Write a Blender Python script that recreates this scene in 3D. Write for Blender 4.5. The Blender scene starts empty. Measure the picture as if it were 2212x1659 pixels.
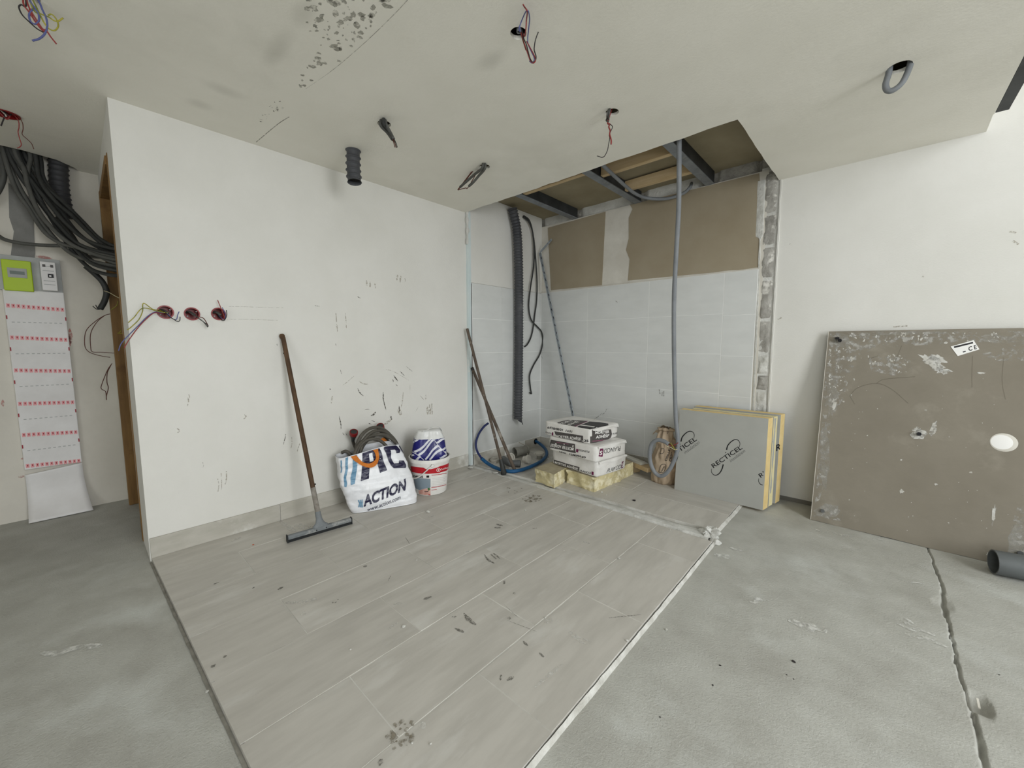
import bpy, bmesh, math, random
from mathutils import Vector, Matrix, noise
from mathutils.geometry import tessellate_polygon
random.seed(11)
sc = bpy.context.scene
C = sc.collection
V = Vector

# ------------------------------------------------------------------ camera, light, exposure
FPX, YAW, PITCH = 855.6112, -0.7419314, 0.0974636
CAM = V((3.013804, -0.194087, 1.224404))
FW = V((math.sin(YAW) * math.cos(PITCH), math.cos(YAW) * math.cos(PITCH), -math.sin(PITCH)))
RT = V((math.cos(YAW), -math.sin(YAW), 0))
UP = RT.cross(FW)
cd = bpy.data.cameras.new('camera')
cam = bpy.data.objects.new('camera', cd)
C.objects.link(cam)
cd.sensor_fit = 'HORIZONTAL'
cd.sensor_width = 36
cd.lens = FPX / 2212 * 36
cd.clip_start = 0.02
m = Matrix((RT, UP, -FW)).transposed().to_4x4()
m.translation = CAM
cam.matrix_world = m
sc.camera = cam

w = bpy.data.worlds.new('overcast_sky')
sc.world = w
w.use_nodes = True
bg = w.node_tree.nodes['Background']
bg.inputs[0].default_value = (0.86, 0.94, 1.0, 1)
bg.inputs[1].default_value = 1.0

vs = sc.view_settings
vs.view_transform = 'Standard'
vs.look = 'None'
vs.gamma = 1
vs.use_curve_mapping = False
vs.exposure = 0.0


def window_light(name, loc, direction, sx, sy, power, col):
    ld = bpy.data.lights.new(name, 'AREA')
    ld.shape = 'RECTANGLE'
    ld.size, ld.size_y = sx, sy
    ld.energy = power
    ld.color = col
    o = bpy.data.objects.new(name, ld)
    C.objects.link(o)
    o.location = loc
    o.rotation_euler = V(direction).to_track_quat('-Z', 'Z').to_euler()
    return o


# daylight through the two big glazed openings of the room (to the right and behind the camera)
# (the upper panes see the bright sky, the lower ones the ground outside)
window_light('window_daylight', (6.72, 0.4, 3.15), (-1, 0, -0.02), 4.8, 1.6, 204, (0.96, 0.985, 1.0))
window_light('window_daylight', (6.72, 0.4, 1.2), (-1, 0, -0.02), 4.8, 2.1, 32, (0.97, 0.985, 1.0))
window_light('window_daylight', (4.7, -3.92, 1.3), (0, 1, -0.02), 3.2, 2.2, 62, (0.96, 0.985, 1.0))

# ------------------------------------------------------------------ helpers


def ray(px, py):
    return FW + RT * ((px - 1106) / FPX) - UP * ((py - 829.5) / FPX)


def U(px, py, ax, val):
    """point where the sight line of a measured photo position meets the plane x/y/z = val"""
    d = ray(px, py)
    return CAM + d * ((val - CAM[ax]) / d[ax])


def UP_(px, py, p0, n):
    d = ray(px, py)
    return CAM + d * ((p0 - CAM).dot(n) / d.dot(n))


def lin(c):
    c = c / 255
    return c / 12.92 if c <= 0.04045 else ((c + 0.055) / 1.055) ** 2.4


def rgb(r, g, b):
    return (lin(r), lin(g), lin(b), 1)


MATS = {}


def mat(name, c1, c2=None, rough=0.75, scale=6, detail=6, lo=0.35, hi=0.65, stretch=(1, 1, 1), bump=0.0, bscale=60,
        metal=0.0, spec=0.3, c3=None, scale3=2, lo3=0.55, hi3=0.7, stretch3=(1, 1, 1), rand=0.0, trans=0.0, bdetail=4, alpha=1.0, anoise=None):
    m = bpy.data.materials.new(name)
    m.use_nodes = True
    nt = m.node_tree
    N, L = nt.nodes, nt.links
    b = N['Principled BSDF']
    b.inputs['Roughness'].default_value = rough
    b.inputs['Metallic'].default_value = metal
    b.inputs['Specular IOR Level'].default_value = spec
    if trans:
        b.inputs['Transmission Weight'].default_value = trans
    if alpha < 1:
        b.inputs['Alpha'].default_value = alpha
    b.inputs['Base Color'].default_value = c1
    tc = N.new('ShaderNodeTexCoord')
    src = tc.outputs['Object']
    oi = None
    if rand:
        oi = N.new('ShaderNodeObjectInfo')
        sh = N.new('ShaderNodeVectorMath')
        sh.operation = 'MULTIPLY_ADD'
        cx = N.new('ShaderNodeCombineXYZ')
        for i in range(3):
            L.new(oi.outputs['Random'], cx.inputs[i])
        L.new(cx.outputs[0], sh.inputs[0])
        sh.inputs[1].default_value = (37, 53, 19)
        L.new(src, sh.inputs[2])
        src = sh.outputs[0]

    def nz(sc_, det, st):
        mp = N.new('ShaderNodeMapping')
        mp.inputs['Scale'].default_value = st
        L.new(src, mp.inputs[0])
        t = N.new('ShaderNodeTexNoise')
        t.inputs['Scale'].default_value = sc_
        t.inputs['Detail'].default_value = det
        t.inputs['Roughness'].default_value = 0.6
        L.new(mp.outputs[0], t.inputs['Vector'])
        return t.outputs[0]

    col = None
    if c2:
        r = N.new('ShaderNodeValToRGB')
        r.color_ramp.elements[0].position = lo
        r.color_ramp.elements[1].position = hi
        r.color_ramp.elements[0].color = c1
        r.color_ramp.elements[1].color = c2
        L.new(nz(scale, detail, stretch), r.inputs[0])
        col = r.outputs[0]
    if c3:
        r = N.new('ShaderNodeValToRGB')
        r.color_ramp.elements[0].position = lo3
        r.color_ramp.elements[1].position = hi3
        r.color_ramp.elements[0].color = (0, 0, 0, 1)
        r.color_ramp.elements[1].color = (1, 1, 1, 1)
        L.new(nz(scale3, 7, stretch3), r.inputs[0])
        mx = N.new('ShaderNodeMix')
        mx.data_type = 'RGBA'
        L.new(r.outputs[0], mx.inputs[0])
        if col:
            L.new(col, mx.inputs[6])
        else:
            mx.inputs[6].default_value = c1
        mx.inputs[7].default_value = c3
        col = mx.outputs[2]
    if rand and col:
        hs = N.new('ShaderNodeHueSaturation')
        mr = N.new('ShaderNodeMapRange')
        mr.inputs[3].default_value = 1 - rand
        mr.inputs[4].default_value = 1 + rand
        L.new(oi.outputs['Random'], mr.inputs[0])
        L.new(mr.outputs[0], hs.inputs['Value'])
        L.new(col, hs.inputs['Color'])
        col = hs.outputs[0]
    if col:
        L.new(col, b.inputs['Base Color'])
    if anoise:
        r = N.new('ShaderNodeMapRange')
        r.inputs[1].default_value = anoise[0]
        r.inputs[2].default_value = anoise[1]
        r.inputs[3].default_value = 0.0
        r.inputs[4].default_value = alpha
        L.new(nz(anoise[2], 5, (1, 1, 1)), r.inputs[0])
        L.new(r.outputs[0], b.inputs['Alpha'])
    if bump:
        bp = N.new('ShaderNodeBump')
        bp.inputs['Strength'].default_value = bump
        bp.inputs['Distance'].default_value = 0.01
        L.new(nz(bscale, bdetail, stretch), bp.inputs['Height'])
        L.new(bp.outputs[0], b.inputs['Normal'])
    MATS[name] = m
    return m


class MB:
    def __init__(s):
        s.v, s.f = [], []

    def add(s, vs, fs):
        k = len(s.v)
        s.v += [V(p) for p in vs]
        s.f += [tuple(i + k for i in q) for q in fs]
        return s

    def box(s, x0, x1, y0, y1, z0, z1):
        return s.add([(x0, y0, z0), (x1, y0, z0), (x1, y1, z0), (x0, y1, z0), (x0, y0, z1), (x1, y0, z1), (x1, y1, z1), (x0, y1, z1)],
                     [(0, 3, 2, 1), (4, 5, 6, 7), (0, 1, 5, 4), (1, 2, 6, 5), (2, 3, 7, 6), (3, 0, 4, 7)])

    def hexa(s, a, b, n):
        """bottom loop a (4 points), top loop b"""
        return s.add(list(a) + list(b), [(0, 3, 2, 1), (4, 5, 6, 7), (0, 1, 5, 4), (1, 2, 6, 5), (2, 3, 7, 6), (3, 0, 4, 7)])

    def tube(s, pts, r, n=8, cap=True, rib=0, ribstep=0.02, flat=None):
        pts = [V(p) for p in pts]
        ts = []
        for i in range(len(pts)):
            d = (pts[min(i + 1, len(pts) - 1)] - pts[max(i - 1, 0)])
            ts.append(d.normalized() if d.length > 1e-9 else V((0, 0, 1)))
        a = V((0, 0, 1)) if abs(ts[0].z) < 0.9 else V((1, 0, 0))
        u = ts[0].cross(a).normalized()
        k0 = len(s.v)
        acc = 0
        for i, (p, t) in enumerate(zip(pts, ts)):
            u = (u - t * u.dot(t))
            u = u.normalized() if u.length > 1e-6 else t.orthogonal().normalized()
            w_ = t.cross(u)
            if i:
                acc += (p - pts[i - 1]).length
            rr = r(i / (len(pts) - 1)) if callable(r) else r
            if rib:
                rr *= 1 + rib * (0.5 + 0.5 * math.cos(acc / ribstep * 2 * math.pi)) ** 5
            for j in range(n):
                an = 2 * math.pi * j / n
                s.v.append(p + u * (rr * math.cos(an)) + w_ * (rr * math.sin(an) * (flat or 1)))
        for i in range(len(pts) - 1):
            for j in range(n):
                j2 = (j + 1) % n
                s.f.append((k0 + i * n + j, k0 + i * n + j2, k0 + (i + 1) * n + j2, k0 + (i + 1) * n + j))
        if cap:
            s.f.append(tuple(k0 + j for j in reversed(range(n))))
            e = k0 + (len(pts) - 1) * n
            s.f.append(tuple(e + j for j in range(n)))
        return s

    def lathe(s, prof, org, axis=(0, 0, 1), n=24, closed=False):
        """prof: list of (radius, height along axis)"""
        ax = V(axis).normalized()
        u = ax.orthogonal().normalized()
        w_ = ax.cross(u)
        org = V(org)
        k0 = len(s.v)
        for r, h in prof:
            for j in range(n):
                a = 2 * math.pi * j / n
                s.v.append(org + ax * h + (u * math.cos(a) + w_ * math.sin(a)) * r)
        for i in range(len(prof) - 1):
            for j in range(n):
                j2 = (j + 1) % n
                s.f.append((k0 + i * n + j, k0 + i * n + j2, k0 + (i + 1) * n + j2, k0 + (i + 1) * n + j))
        if closed:
            s.f.append(tuple(k0 + j for j in reversed(range(n))))
            e = k0 + (len(prof) - 1) * n
            s.f.append(tuple(e + j for j in range(n)))
        return s

    def plate(s, outer, holes, fn, t):
        """flat plate with holes: loops in (u, v), fn(u, v, w) -> point, w from 0 to t"""
        loops = [outer] + list(holes)
        flat = [p for lp in loops for p in lp]
        tri = tessellate_polygon([[V((p[0], p[1], 0)) for p in lp] for lp in loops])
        k = len(s.v)
        n = len(flat)
        s.v += [V(fn(p[0], p[1], 0)) for p in flat] + [V(fn(p[0], p[1], t)) for p in flat]
        for a, b, c in tri:
            s.f.append((k + a, k + b, k + c))
            s.f.append((k + n + c, k + n + b, k + n + a))
        o = k
        for lp in loops:
            q = len(lp)
            for i in range(q):
                j = (i + 1) % q
                s.f.append((o + i, o + j, o + n + j, o + n + i))
            o += q
        return s

    def grid(s, nu, nv, fn, wrap=False):
        k = len(s.v)
        for i in range(nu):
            for j in range(nv):
                s.v.append(V(fn(i / (nu - 1) if not wrap else i / nu, j / (nv - 1))))
        for i in range(nu if wrap else nu - 1):
            for j in range(nv - 1):
                a, b = i, (i + 1) % nu
                s.f.append((k + a * nv + j, k + b * nv + j, k + b * nv + j + 1, k + a * nv + j + 1))
        return s


def smooth_path(pts, n=8):
    pts = [V(p) for p in pts]
    P = [pts[0] * 2 - pts[1]] + pts + [pts[-1] * 2 - pts[-2]]
    out = []
    for i in range(1, len(P) - 2):
        a, b, c, d = P[i - 1:i + 3]
        for k in range(n):
            t = k / n
            out.append(0.5 * ((2 * b) + (c - a) * t + (2 * a - 5 * b + 4 * c - d) * t * t + (3 * b - a - 3 * c + d) * t ** 3))
    out.append(pts[-1])
    return out


WL = {}


def wloc(o):
    return WL.get(o.name, V((0, 0, 0)))


def obj(name, mb, material, parent=None, smooth=False, bevel=0.0, origin=None, fixn=True, weld=False):
    me = bpy.data.meshes.new(name)
    if origin is None:
        origin = wloc(parent) if parent else V((0, 0, 0))
    if origin == 'base':
        xs = [p.x for p in mb.v]
        ys = [p.y for p in mb.v]
        origin = V(((min(xs) + max(xs)) / 2, (min(ys) + max(ys)) / 2, min(p.z for p in mb.v)))
    me.from_pydata([p - origin for p in mb.v], [], mb.f)
    if fixn or bevel or weld:
        bm = bmesh.new()
        bm.from_mesh(me)
        if weld:
            bmesh.ops.remove_doubles(bm, verts=bm.verts, dist=1e-5)
        if fixn:
            bmesh.ops.recalc_face_normals(bm, faces=bm.faces)
        if bevel:
            bmesh.ops.bevel(bm, geom=[e for e in bm.edges if e.is_manifold and e.calc_face_angle(0) > 0.6], offset=bevel, segments=2, affect='EDGES', profile=0.5)
        bm.to_mesh(me)
        bm.free()
    if smooth:
        me.shade_smooth()
        if smooth != 'all':
            me.set_sharp_from_angle(angle=math.radians(38))
    if material:
        me.materials.append(material)
    o = bpy.data.objects.new(name, me)
    C.objects.link(o)
    WL[o.name] = V(origin)
    if parent:
        o.parent = parent
        o.location = V(origin) - wloc(parent)
    else:
        o.location = origin
    return o


def thing(name, label, cat, loc, group=None):
    o = bpy.data.objects.new(name, None)
    o.empty_display_size = 0.05
    C.objects.link(o)
    o.location = V(loc)
    WL[o.name] = V(loc)
    return tag(o, label, cat, group)


def tag(o, label, cat, group=None):
    o['label'] = label
    o['category'] = cat
    if group:
        o['group'] = group
    return o


def struct(name, mb, material, parent=None, **k):
    o = obj(name, mb, material, parent, **k)
    o['kind'] = 'structure'
    return o


def stuff(o):
    o['kind'] = 'stuff'
    return o


def circle(cx, cy, r, n=24, ry=None):
    return [(cx + r * math.cos(2 * math.pi * i / n), cy + (ry or r) * math.sin(2 * math.pi * i / n)) for i in range(n)]


def nv(p, s=1.0, seed=0.0):
    return noise.noise(V((p[0] * s + seed, p[1] * s - seed * 1.7, p[2] * s + seed * 0.6)))


def text2d(body, bold=0.0, shear=0.0):
    cu = bpy.data.curves.new('lettering', 'FONT')
    cu.body = body
    cu.offset = bold
    cu.shear = shear
    cu.resolution_u = 3
    o = bpy.data.objects.new('lettering', cu)
    C.objects.link(o)
    dg = bpy.context.evaluated_depsgraph_get()
    me = bpy.data.meshes.new_from_object(o.evaluated_get(dg))
    vs = [(p.co.x, p.co.y) for p in me.vertices]
    fs = [tuple(p.vertices) for p in me.polygons]
    bpy.data.objects.remove(o)
    bpy.data.curves.remove(cu)
    bpy.data.meshes.remove(me)
    x0 = min(p[0] for p in vs)
    x1 = max(p[0] for p in vs)
    y0 = min(p[1] for p in vs) if not any(ch in body for ch in 'gjpqy,') else 0
    y1 = max(p[1] for p in vs)
    if 'É' in body:
        y1 = y0 + (y1 - y0) / 1.25
    return [((p[0] - x0) / (x1 - x0), (p[1] - y0) / (y1 - y0)) for p in vs], fs


def poly2d(pts):
    tri = tessellate_polygon([[V((p[0], p[1], 0)) for p in pts]])
    return list(pts), [tuple(t) for t in tri]


def ribbon2d(pts, wd):
    """flat stroke along pts; wd = width or list"""
    vs, fs = [], []
    for i, p in enumerate(pts):
        a, b = V((*pts[max(i - 1, 0)], 0)), V((*pts[min(i + 1, len(pts) - 1)], 0))
        d = (b - a).normalized()
        w_ = (wd[i] if isinstance(wd, (list, tuple)) else wd) / 2
        vs += [(p[0] - d.y * w_, p[1] + d.x * w_), (p[0] + d.y * w_, p[1] - d.x * w_)]
    for i in range(len(pts) - 1):
        fs.append((2 * i, 2 * i + 1, 2 * i + 3, 2 * i + 2))
    return vs, fs


def decal(name, shapes, fn, material, parent, sub=None, clip=None, face=None):
    """thin print on a surface: shapes = [(verts2d, faces)], fn(x, y) -> point on the surface"""
    bm = bmesh.new()
    for vs, fs in shapes:
        bv = [bm.verts.new((p[0], p[1], 0)) for p in vs]
        for q in fs:
            try:
                bm.faces.new([bv[i] for i in q])
            except ValueError:
                pass
    for co, no in (clip or []):
        bmesh.ops.bisect_plane(bm, geom=bm.verts[:] + bm.edges[:] + bm.faces[:], plane_co=(*co, 0), plane_no=(*no, 0), clear_outer=True)
    if sub:
        for _ in range(5):
            es = [e for e in bm.edges if e.calc_length() > sub]
            if not es:
                break
            bmesh.ops.subdivide_edges(bm, edges=es, cuts=1)
            bmesh.ops.triangulate(bm, faces=[f for f in bm.faces if len(f.verts) > 4])
    mb = MB()
    bm.verts.index_update()
    mb.v = [V(fn(p.co.x, p.co.y)) for p in bm.verts]
    mb.f = [tuple(p.index for p in f.verts) for f in bm.faces]
    bm.free()
    if not mb.f:
        return None
    o = obj(name, mb, material, parent, fixn=False)
    if face is not None:      # all faces towards this direction
        me = o.data
        for p in me.polygons:
            if p.normal.dot(face) < 0:
                p.flip()
    return o


def px_affine(p0, e1, e2):
    return lambda x, y: (p0[0] + e1[0] * x + e2[0] * y, p0[1] + e1[1] * x + e2[1] * y)


def shp(shape, f):
    return ([f(*p) for p in shape[0]], shape[1])

# ------------------------------------------------------------------ materials
mat('white_paint', rgb(222, 220, 214), rgb(214, 212, 205), rough=0.85, scale=1.3, bump=0.12, bscale=90)
mat('ceiling_paint', rgb(238, 235, 225), rgb(231, 228, 217), rough=0.9, scale=1.6, bump=0.12, bscale=70, c3=rgb(216, 213, 202), scale3=1.1, lo3=0.55, hi3=0.85)
mat('hall_plaster', rgb(214, 209, 198), rgb(200, 195, 184), rough=0.9, scale=2, bump=0.15, bscale=60)
mat('floor_tile', rgb(194, 190, 182), rgb(179, 175, 167), rough=0.5, scale=5, detail=8, lo=0.38, hi=0.68, stretch=(3.2, 0.55, 1), bump=0.05, bscale=30,
    c3=rgb(208, 206, 200), scale3=3, lo3=0.56, hi3=0.76, stretch3=(2.4, 0.7, 1), rand=0.025, spec=0.35)
mat('grout', rgb(216, 214, 208), rgb(172, 169, 161), scale=3, detail=5, rough=0.9, lo=0.42, hi=0.66)
mat('concrete', rgb(188, 188, 181), rgb(162, 160, 152), rough=0.9, scale=4.2, detail=12, lo=0.28, hi=0.78, bump=0.4, bscale=130, bdetail=8,
    c3=rgb(200, 202, 197), scale3=2.6, lo3=0.54, hi3=0.8, spec=0.2)
mat('mortar_white', rgb(214, 213, 207), rgb(182, 180, 172), rough=0.95, scale=14, bump=0.6, bscale=60)
mat('mortar_grey', rgb(214, 213, 208), rgb(194, 193, 187), rough=0.95, scale=9, bump=0.6, bscale=55)
mat('masonry', rgb(172, 169, 162), rgb(146, 143, 136), rough=0.95, scale=14, detail=8, bump=0.8, bscale=40, rand=0.12, c3=rgb(212, 209, 201), scale3=9, lo3=0.56, hi3=0.64)
mat('wall_grout', rgb(240, 240, 237), rough=0.8)
mat('brown_board', rgb(158, 147, 126), rgb(150, 138, 116), rough=0.9, scale=2.5, bump=0.05, bscale=80)
mat('filler_white', rgb(214, 210, 200), rgb(200, 195, 184), rough=0.9, scale=5, bump=0.12, bscale=40)
mat('wall_tile', rgb(211, 212, 209), rgb(205, 206, 203), rough=0.35, scale=4, stretch=(1, 1, 2.5), bump=0.0, rand=0.015, spec=0.4)
mat('blue_board', rgb(200, 214, 215), rgb(212, 220, 219), rough=0.9, scale=7, stretch=(1, 1, 0.4), bump=0.2, bscale=30, c3=rgb(222, 224, 220), scale3=6, lo3=0.58, hi3=0.66)
mat('skirting', rgb(188, 184, 174), rgb(172, 168, 157), rough=0.6, scale=5, stretch=(1, 1, 3), c3=rgb(212, 211, 204), scale3=2.6, lo3=0.56, hi3=0.66, rand=0.03)
mat('deck_board', rgb(156, 146, 122), rgb(142, 132, 108), rough=0.95, scale=3)
mat('galvanised', rgb(142, 147, 152), rgb(116, 121, 126), rough=0.5, scale=8, metal=0.25, c3=rgb(150, 150, 146), scale3=6, lo3=0.6, hi3=0.7)
mat('zinc', rgb(168, 174, 178), rgb(146, 152, 156), rough=0.5, scale=20, stretch=(1, 1, 0.3), c3=rgb(116, 122, 128), scale3=30, lo3=0.55, hi3=0.65)
mat('dark_steel', rgb(70, 72, 73), rgb(52, 53, 54), rough=0.55, scale=6, metal=0.4)
mat('pine', rgb(200, 178, 142), rgb(184, 160, 122), rough=0.7, scale=5, stretch=(0.5, 6, 6), bump=0.05, bscale=20)
mat('frame_wood', rgb(146, 112, 66), rgb(118, 88, 50), rough=0.55, scale=4, stretch=(5, 5, 0.5), c3=rgb(96, 66, 32), scale3=3, lo3=0.6, hi3=0.75)
mat('dark_void', rgb(24, 22, 20), rough=1)
mat('grime', rgb(104, 101, 94), rgb(134, 131, 123), scale=30, rough=0.9, anoise=(0.36, 0.6, 90), alpha=0.9)
mat('wall_foot', rgb(120, 117, 110), rough=0.9)
mat('grime_dark', rgb(62, 58, 52), rgb(92, 86, 78), scale=40, rough=0.9, anoise=(0.38, 0.55, 70))
mat('mould', rgb(146, 145, 134), rgb(176, 173, 162), scale=45, rough=0.95, anoise=(0.3, 0.66, 55), alpha=0.85)
mat('pale_smear', rgb(228, 228, 223), rgb(214, 213, 207), scale=12, rough=0.9, anoise=(0.38, 0.62, 35), alpha=0.85)
mat('window_frame', rgb(70, 74, 78), rough=0.4)

# ------------------------------------------------------------------ dimensions
H = 2.5
L1, D, W = 2.43, 3.58, 2.347        # partition line, back wall, right end of the former room
XE = 3.41                           # free edge of the lower ceiling
ZC = -0.02                          # bare screed lies below the tile surface
HX = -1.40                          # hall wall

# ------------------------------------------------------------------ bare screed with its crack


def crack_x(y):
    return 3.335 + 0.006 * math.sin(y * 5.1) + 0.012 * nv((y * 4, 0.3, 0), 1, 3) + 0.007 * nv((y * 21, 1.3, 0), 1, 8) + 0.006 * nv((y * 48, 2.3, 0), 1, 2)


xs = [-1.5 + 0.07 * i for i in range(69)]
xs = [x for x in xs if x < 3.25] + [3.25 + 0.0035 * i for i in range(50)] + [3.43 + 0.08 * i for i in range(44)]
ys = [-4.05 + 0.05 * i for i in range(154)]
ys = [y for y in ys if y < 1.2] + [1.2 + 0.02 * i for i in range(121)]
fl = MB()
for x in xs:
    for y in ys:
        z = ZC + 0.0022 * nv((x, y, 0), 1.6) + 0.0012 * nv((x, y, 0), 6, 4)
        if x > 2.36 and y < 3.3:
            rgh = max(0, nv((x, y, 0), 1.3, 9) + 0.1)
            z += 0.004 * rgh * nv((x, y, 0), 14, 2)
        d = abs(x - crack_x(y))
        wd = 0.006 + 0.006 * nv((y * 6, 0, 0), 1, 5) + (0.006 * max(0, nv((y * 9, 7, 0), 1)) if y < 2.0 else 0) + (0.005 if 2.4 < y < 2.6 else 0)
        if d < wd:
            z -= 0.028 * (1 - d / wd) * (0.6 + 0.8 * abs(nv((x * 20, y * 16, 0), 1, 1)))
        pit = ((x - 3.36) / 0.035) ** 2 + ((y - 1.84) / 0.06) ** 2
        if pit < 1:
            z -= 0.035 * (1 - pit)
        pit = ((x - 3.33) / 0.04) ** 2 + ((y - 2.54) / 0.07) ** 2
        if pit < 1:
            z -= 0.01 * (1 - pit)
        fl.v.append(V((x, y, z)))
ny = len(ys)
for i in range(len(xs) - 1):
    for j in range(ny - 1):
        fl.f.append((i * ny + j, (i + 1) * ny + j, (i + 1) * ny + j + 1, i * ny + j + 1))
floor_c = struct('floor', fl, MATS['concrete'], smooth='all', fixn=False)

# pale adhesive smears and dark crumbs printed on the screed
sm = []
for (px, py, l, wd, a) in [(1978, 1352, 0.10, 0.02, 0.1), (1962, 1338, 0.05, 0.02, 1.4), (1998, 1372, 0.12, 0.022, 0.05), (1965, 1250, 0.1, 0.012, 0.3), (1820, 1150, 0.09, 0.014, 0.2),
                           (1775, 1143, 0.07, 0.012, -0.2), (1745, 1345, 0.12, 0.05, 0.2), (1560, 1195, 0.1, 0.05, 0.6), (1900, 1160, 0.08, 0.01, 0.5), (1770, 1105, 0.09, 0.02, 0.1),
                           (150, 1395, 0.2, 0.035, 1.0), (1590, 1180, 0.08, 0.02, 0.3), (1640, 1290, 0.1, 0.02, 0.9)]:
    c = U(px, py, 2, 0)
    pts = [(c.x + math.cos(a) * l * (t - 0.5) + 0.01 * math.sin(9 * t + px), c.y + math.sin(a) * l * (t - 0.5) + 0.008 * math.cos(7 * t + py)) for t in [i / 8 for i in range(9)]]
    sm.append(ribbon2d(pts, [wd * (0.3 + 0.9 * math.sin(math.pi * (0.08 + 0.84 * i / 8)) * (0.7 + 0.5 * random.random())) for i in range(9)]))
stuff(decal('adhesive_smear', sm, lambda x, y: (x, y, ZC + 0.0032 + 0.0022 * nv((x, y, 0), 1.6)), MATS['pale_smear'], floor_c, sub=0.04, face=V((0, 0, 1))))
sl = MB().add([(3.356, 1.83, ZC - 0.012), (3.362, 1.83, ZC - 0.012), (3.362, 1.87, ZC - 0.004), (3.356, 1.87, ZC - 0.004), (3.356, 1.83, ZC - 0.008), (3.362, 1.83, ZC - 0.008), (3.362, 1.87, ZC), (3.356, 1.87, ZC)],
              [(0, 3, 2, 1), (4, 5, 6, 7), (0, 1, 5, 4), (1, 2, 6, 5), (2, 3, 7, 6), (3, 0, 4, 7)])
tag(obj('wood_sliver', sl, MATS['filler_white'], origin='base'), 'pale sliver lying in the hole of the floor crack', 'wood piece')

# ------------------------------------------------------------------ tiled floor: every tile its own piece
TP = 0.6715


def y_start(x):
    return 0.006 + 0.03 * x


TILE_MESH = {}


def tile_mesh(w_, l_, th, key, material):
    k = (round(w_, 4), round(l_, 4), key)
    if k not in TILE_MESH:
        bm = bmesh.new()
        bmesh.ops.create_cube(bm, size=1)
        bmesh.ops.scale(bm, vec=(w_, l_, th), verts=bm.verts)
        bmesh.ops.translate(bm, vec=(0, 0, -th / 2), verts=bm.verts)
        bmesh.ops.bevel(bm, geom=[e for e in bm.edges if all(v.co.z > -1e-6 for v in e.verts)], offset=0.0018, segments=1, affect='EDGES')
        me = bpy.data.meshes.new('tile')
        bm.to_mesh(me)
        bm.free()
        me.materials.append(material)
        TILE_MESH[k] = me
    return TILE_MESH[k]


base = MB().add([(0, y_start(0) + 0.012, ZC - 0.01), (2.334, y_start(2.33) + 0.012, ZC - 0.01), (2.334, 2.405, ZC - 0.01), (0, 2.405, ZC - 0.01),
                 (0, y_start(0) + 0.012, -0.0018), (2.334, y_start(2.33) + 0.012, -0.0018), (2.334, 2.405, -0.0018), (0, 2.405, -0.0018)],
                [(0, 3, 2, 1), (4, 5, 6, 7), (0, 1, 5, 4), (1, 2, 6, 5), (2, 3, 7, 6), (3, 0, 4, 7)])
floor_t = struct('floor', base, MATS['grout'])
rows = [0.002, 0.293, 0.63, 0.967, 1.307, 1.65, 1.991, 2.336]
first = [0.69, 0.365, 0.70, 0.38, 0.715, 0.40, 0.735]
G = 0.0042
for i in range(7):
    x0, x1 = rows[i], rows[i + 1]
    edges = [None] + [first[i] + TP * k for k in range(4) if first[i] + TP * k < 2.36] + [2.41]
    for a, b in zip(edges[:-1], edges[1:]):
        dz = random.uniform(-0.0008, 0.0004)
        if a is None:
            mb = MB().add([(x0 + G / 2, y_start(x0), ZC), (x1 - G / 2, y_start(x1), ZC), (x1 - G / 2, b - G / 2, ZC), (x0 + G / 2, b - G / 2, ZC),
                           (x0 + G / 2, y_start(x0), dz), (x1 - G / 2, y_start(x1), dz), (x1 - G / 2, b - G / 2, dz), (x0 + G / 2, b - G / 2, dz)],
                          [(0, 3, 2, 1), (4, 5, 6, 7), (0, 1, 5, 4), (1, 2, 6, 5), (2, 3, 7, 6), (3, 0, 4, 7)])
            obj('tile', mb, MATS['floor_tile'], floor_t, origin='base')
            continue
        me = tile_mesh(x1 - x0 - G, b - a - 0.0026, 0.02, 'f', MATS['floor_tile'])
        o = bpy.data.objects.new('tile', me)
        C.objects.link(o)
        o.parent = floor_t
        o.location = ((x0 + x1) / 2, (a + b) / 2, dz)


def rough_strip(name, pts, wfun, zfun, material, parent, n=60, seed=0.0, cols=5, bottom=None, fillet=False):
    """an uneven bead of mortar along a path"""
    pts = smooth_path(pts, max(2, n // max(1, len(pts) - 1)))
    mb = MB()
    k = len(pts)
    for i, p in enumerate(pts):
        d = (pts[min(i + 1, k - 1)] - pts[max(i - 1, 0)]).normalized()
        nrm = V((-d.y, d.x, 0))
        wd = wfun(i / (k - 1)) * (1 + 0.35 * nv(p, 11, seed))
        for j in range(cols):
            t = j / (cols - 1)
            s_ = (t - 0.5) * wd
            h = zfun(t) + 0.0022 * nv(p + nrm * s_, 23, seed) + 0.0014 * nv(p + nrm * s_, 60, seed)
            if j == 0 or (j == cols - 1 and not fillet):
                h = bottom if bottom is not None else -0.021
            mb.v.append(p + nrm * (s_ + 0.25 * wd * 0.4 * nv(p, 17, seed + 5)) + V((0, 0, h)))
    for i in range(k - 1):
        for j in range(cols - 1):
            mb.f.append((i * cols + j, i * cols + j + 1, (i + 1) * cols + j + 1, (i + 1) * cols + j))
    return obj(name, mb, material, parent, smooth='all')


rough_strip('mortar_edge', [(2.345, 0.05, 0), (2.345, 0.8, 0), (2.347, 1.6, 0), (2.345, 2.42, 0)], lambda t: 0.0105, lambda t: -0.019 + 0.0165 * t, MATS['mortar_white'], floor_t, n=240, seed=2, fillet=True)

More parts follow.
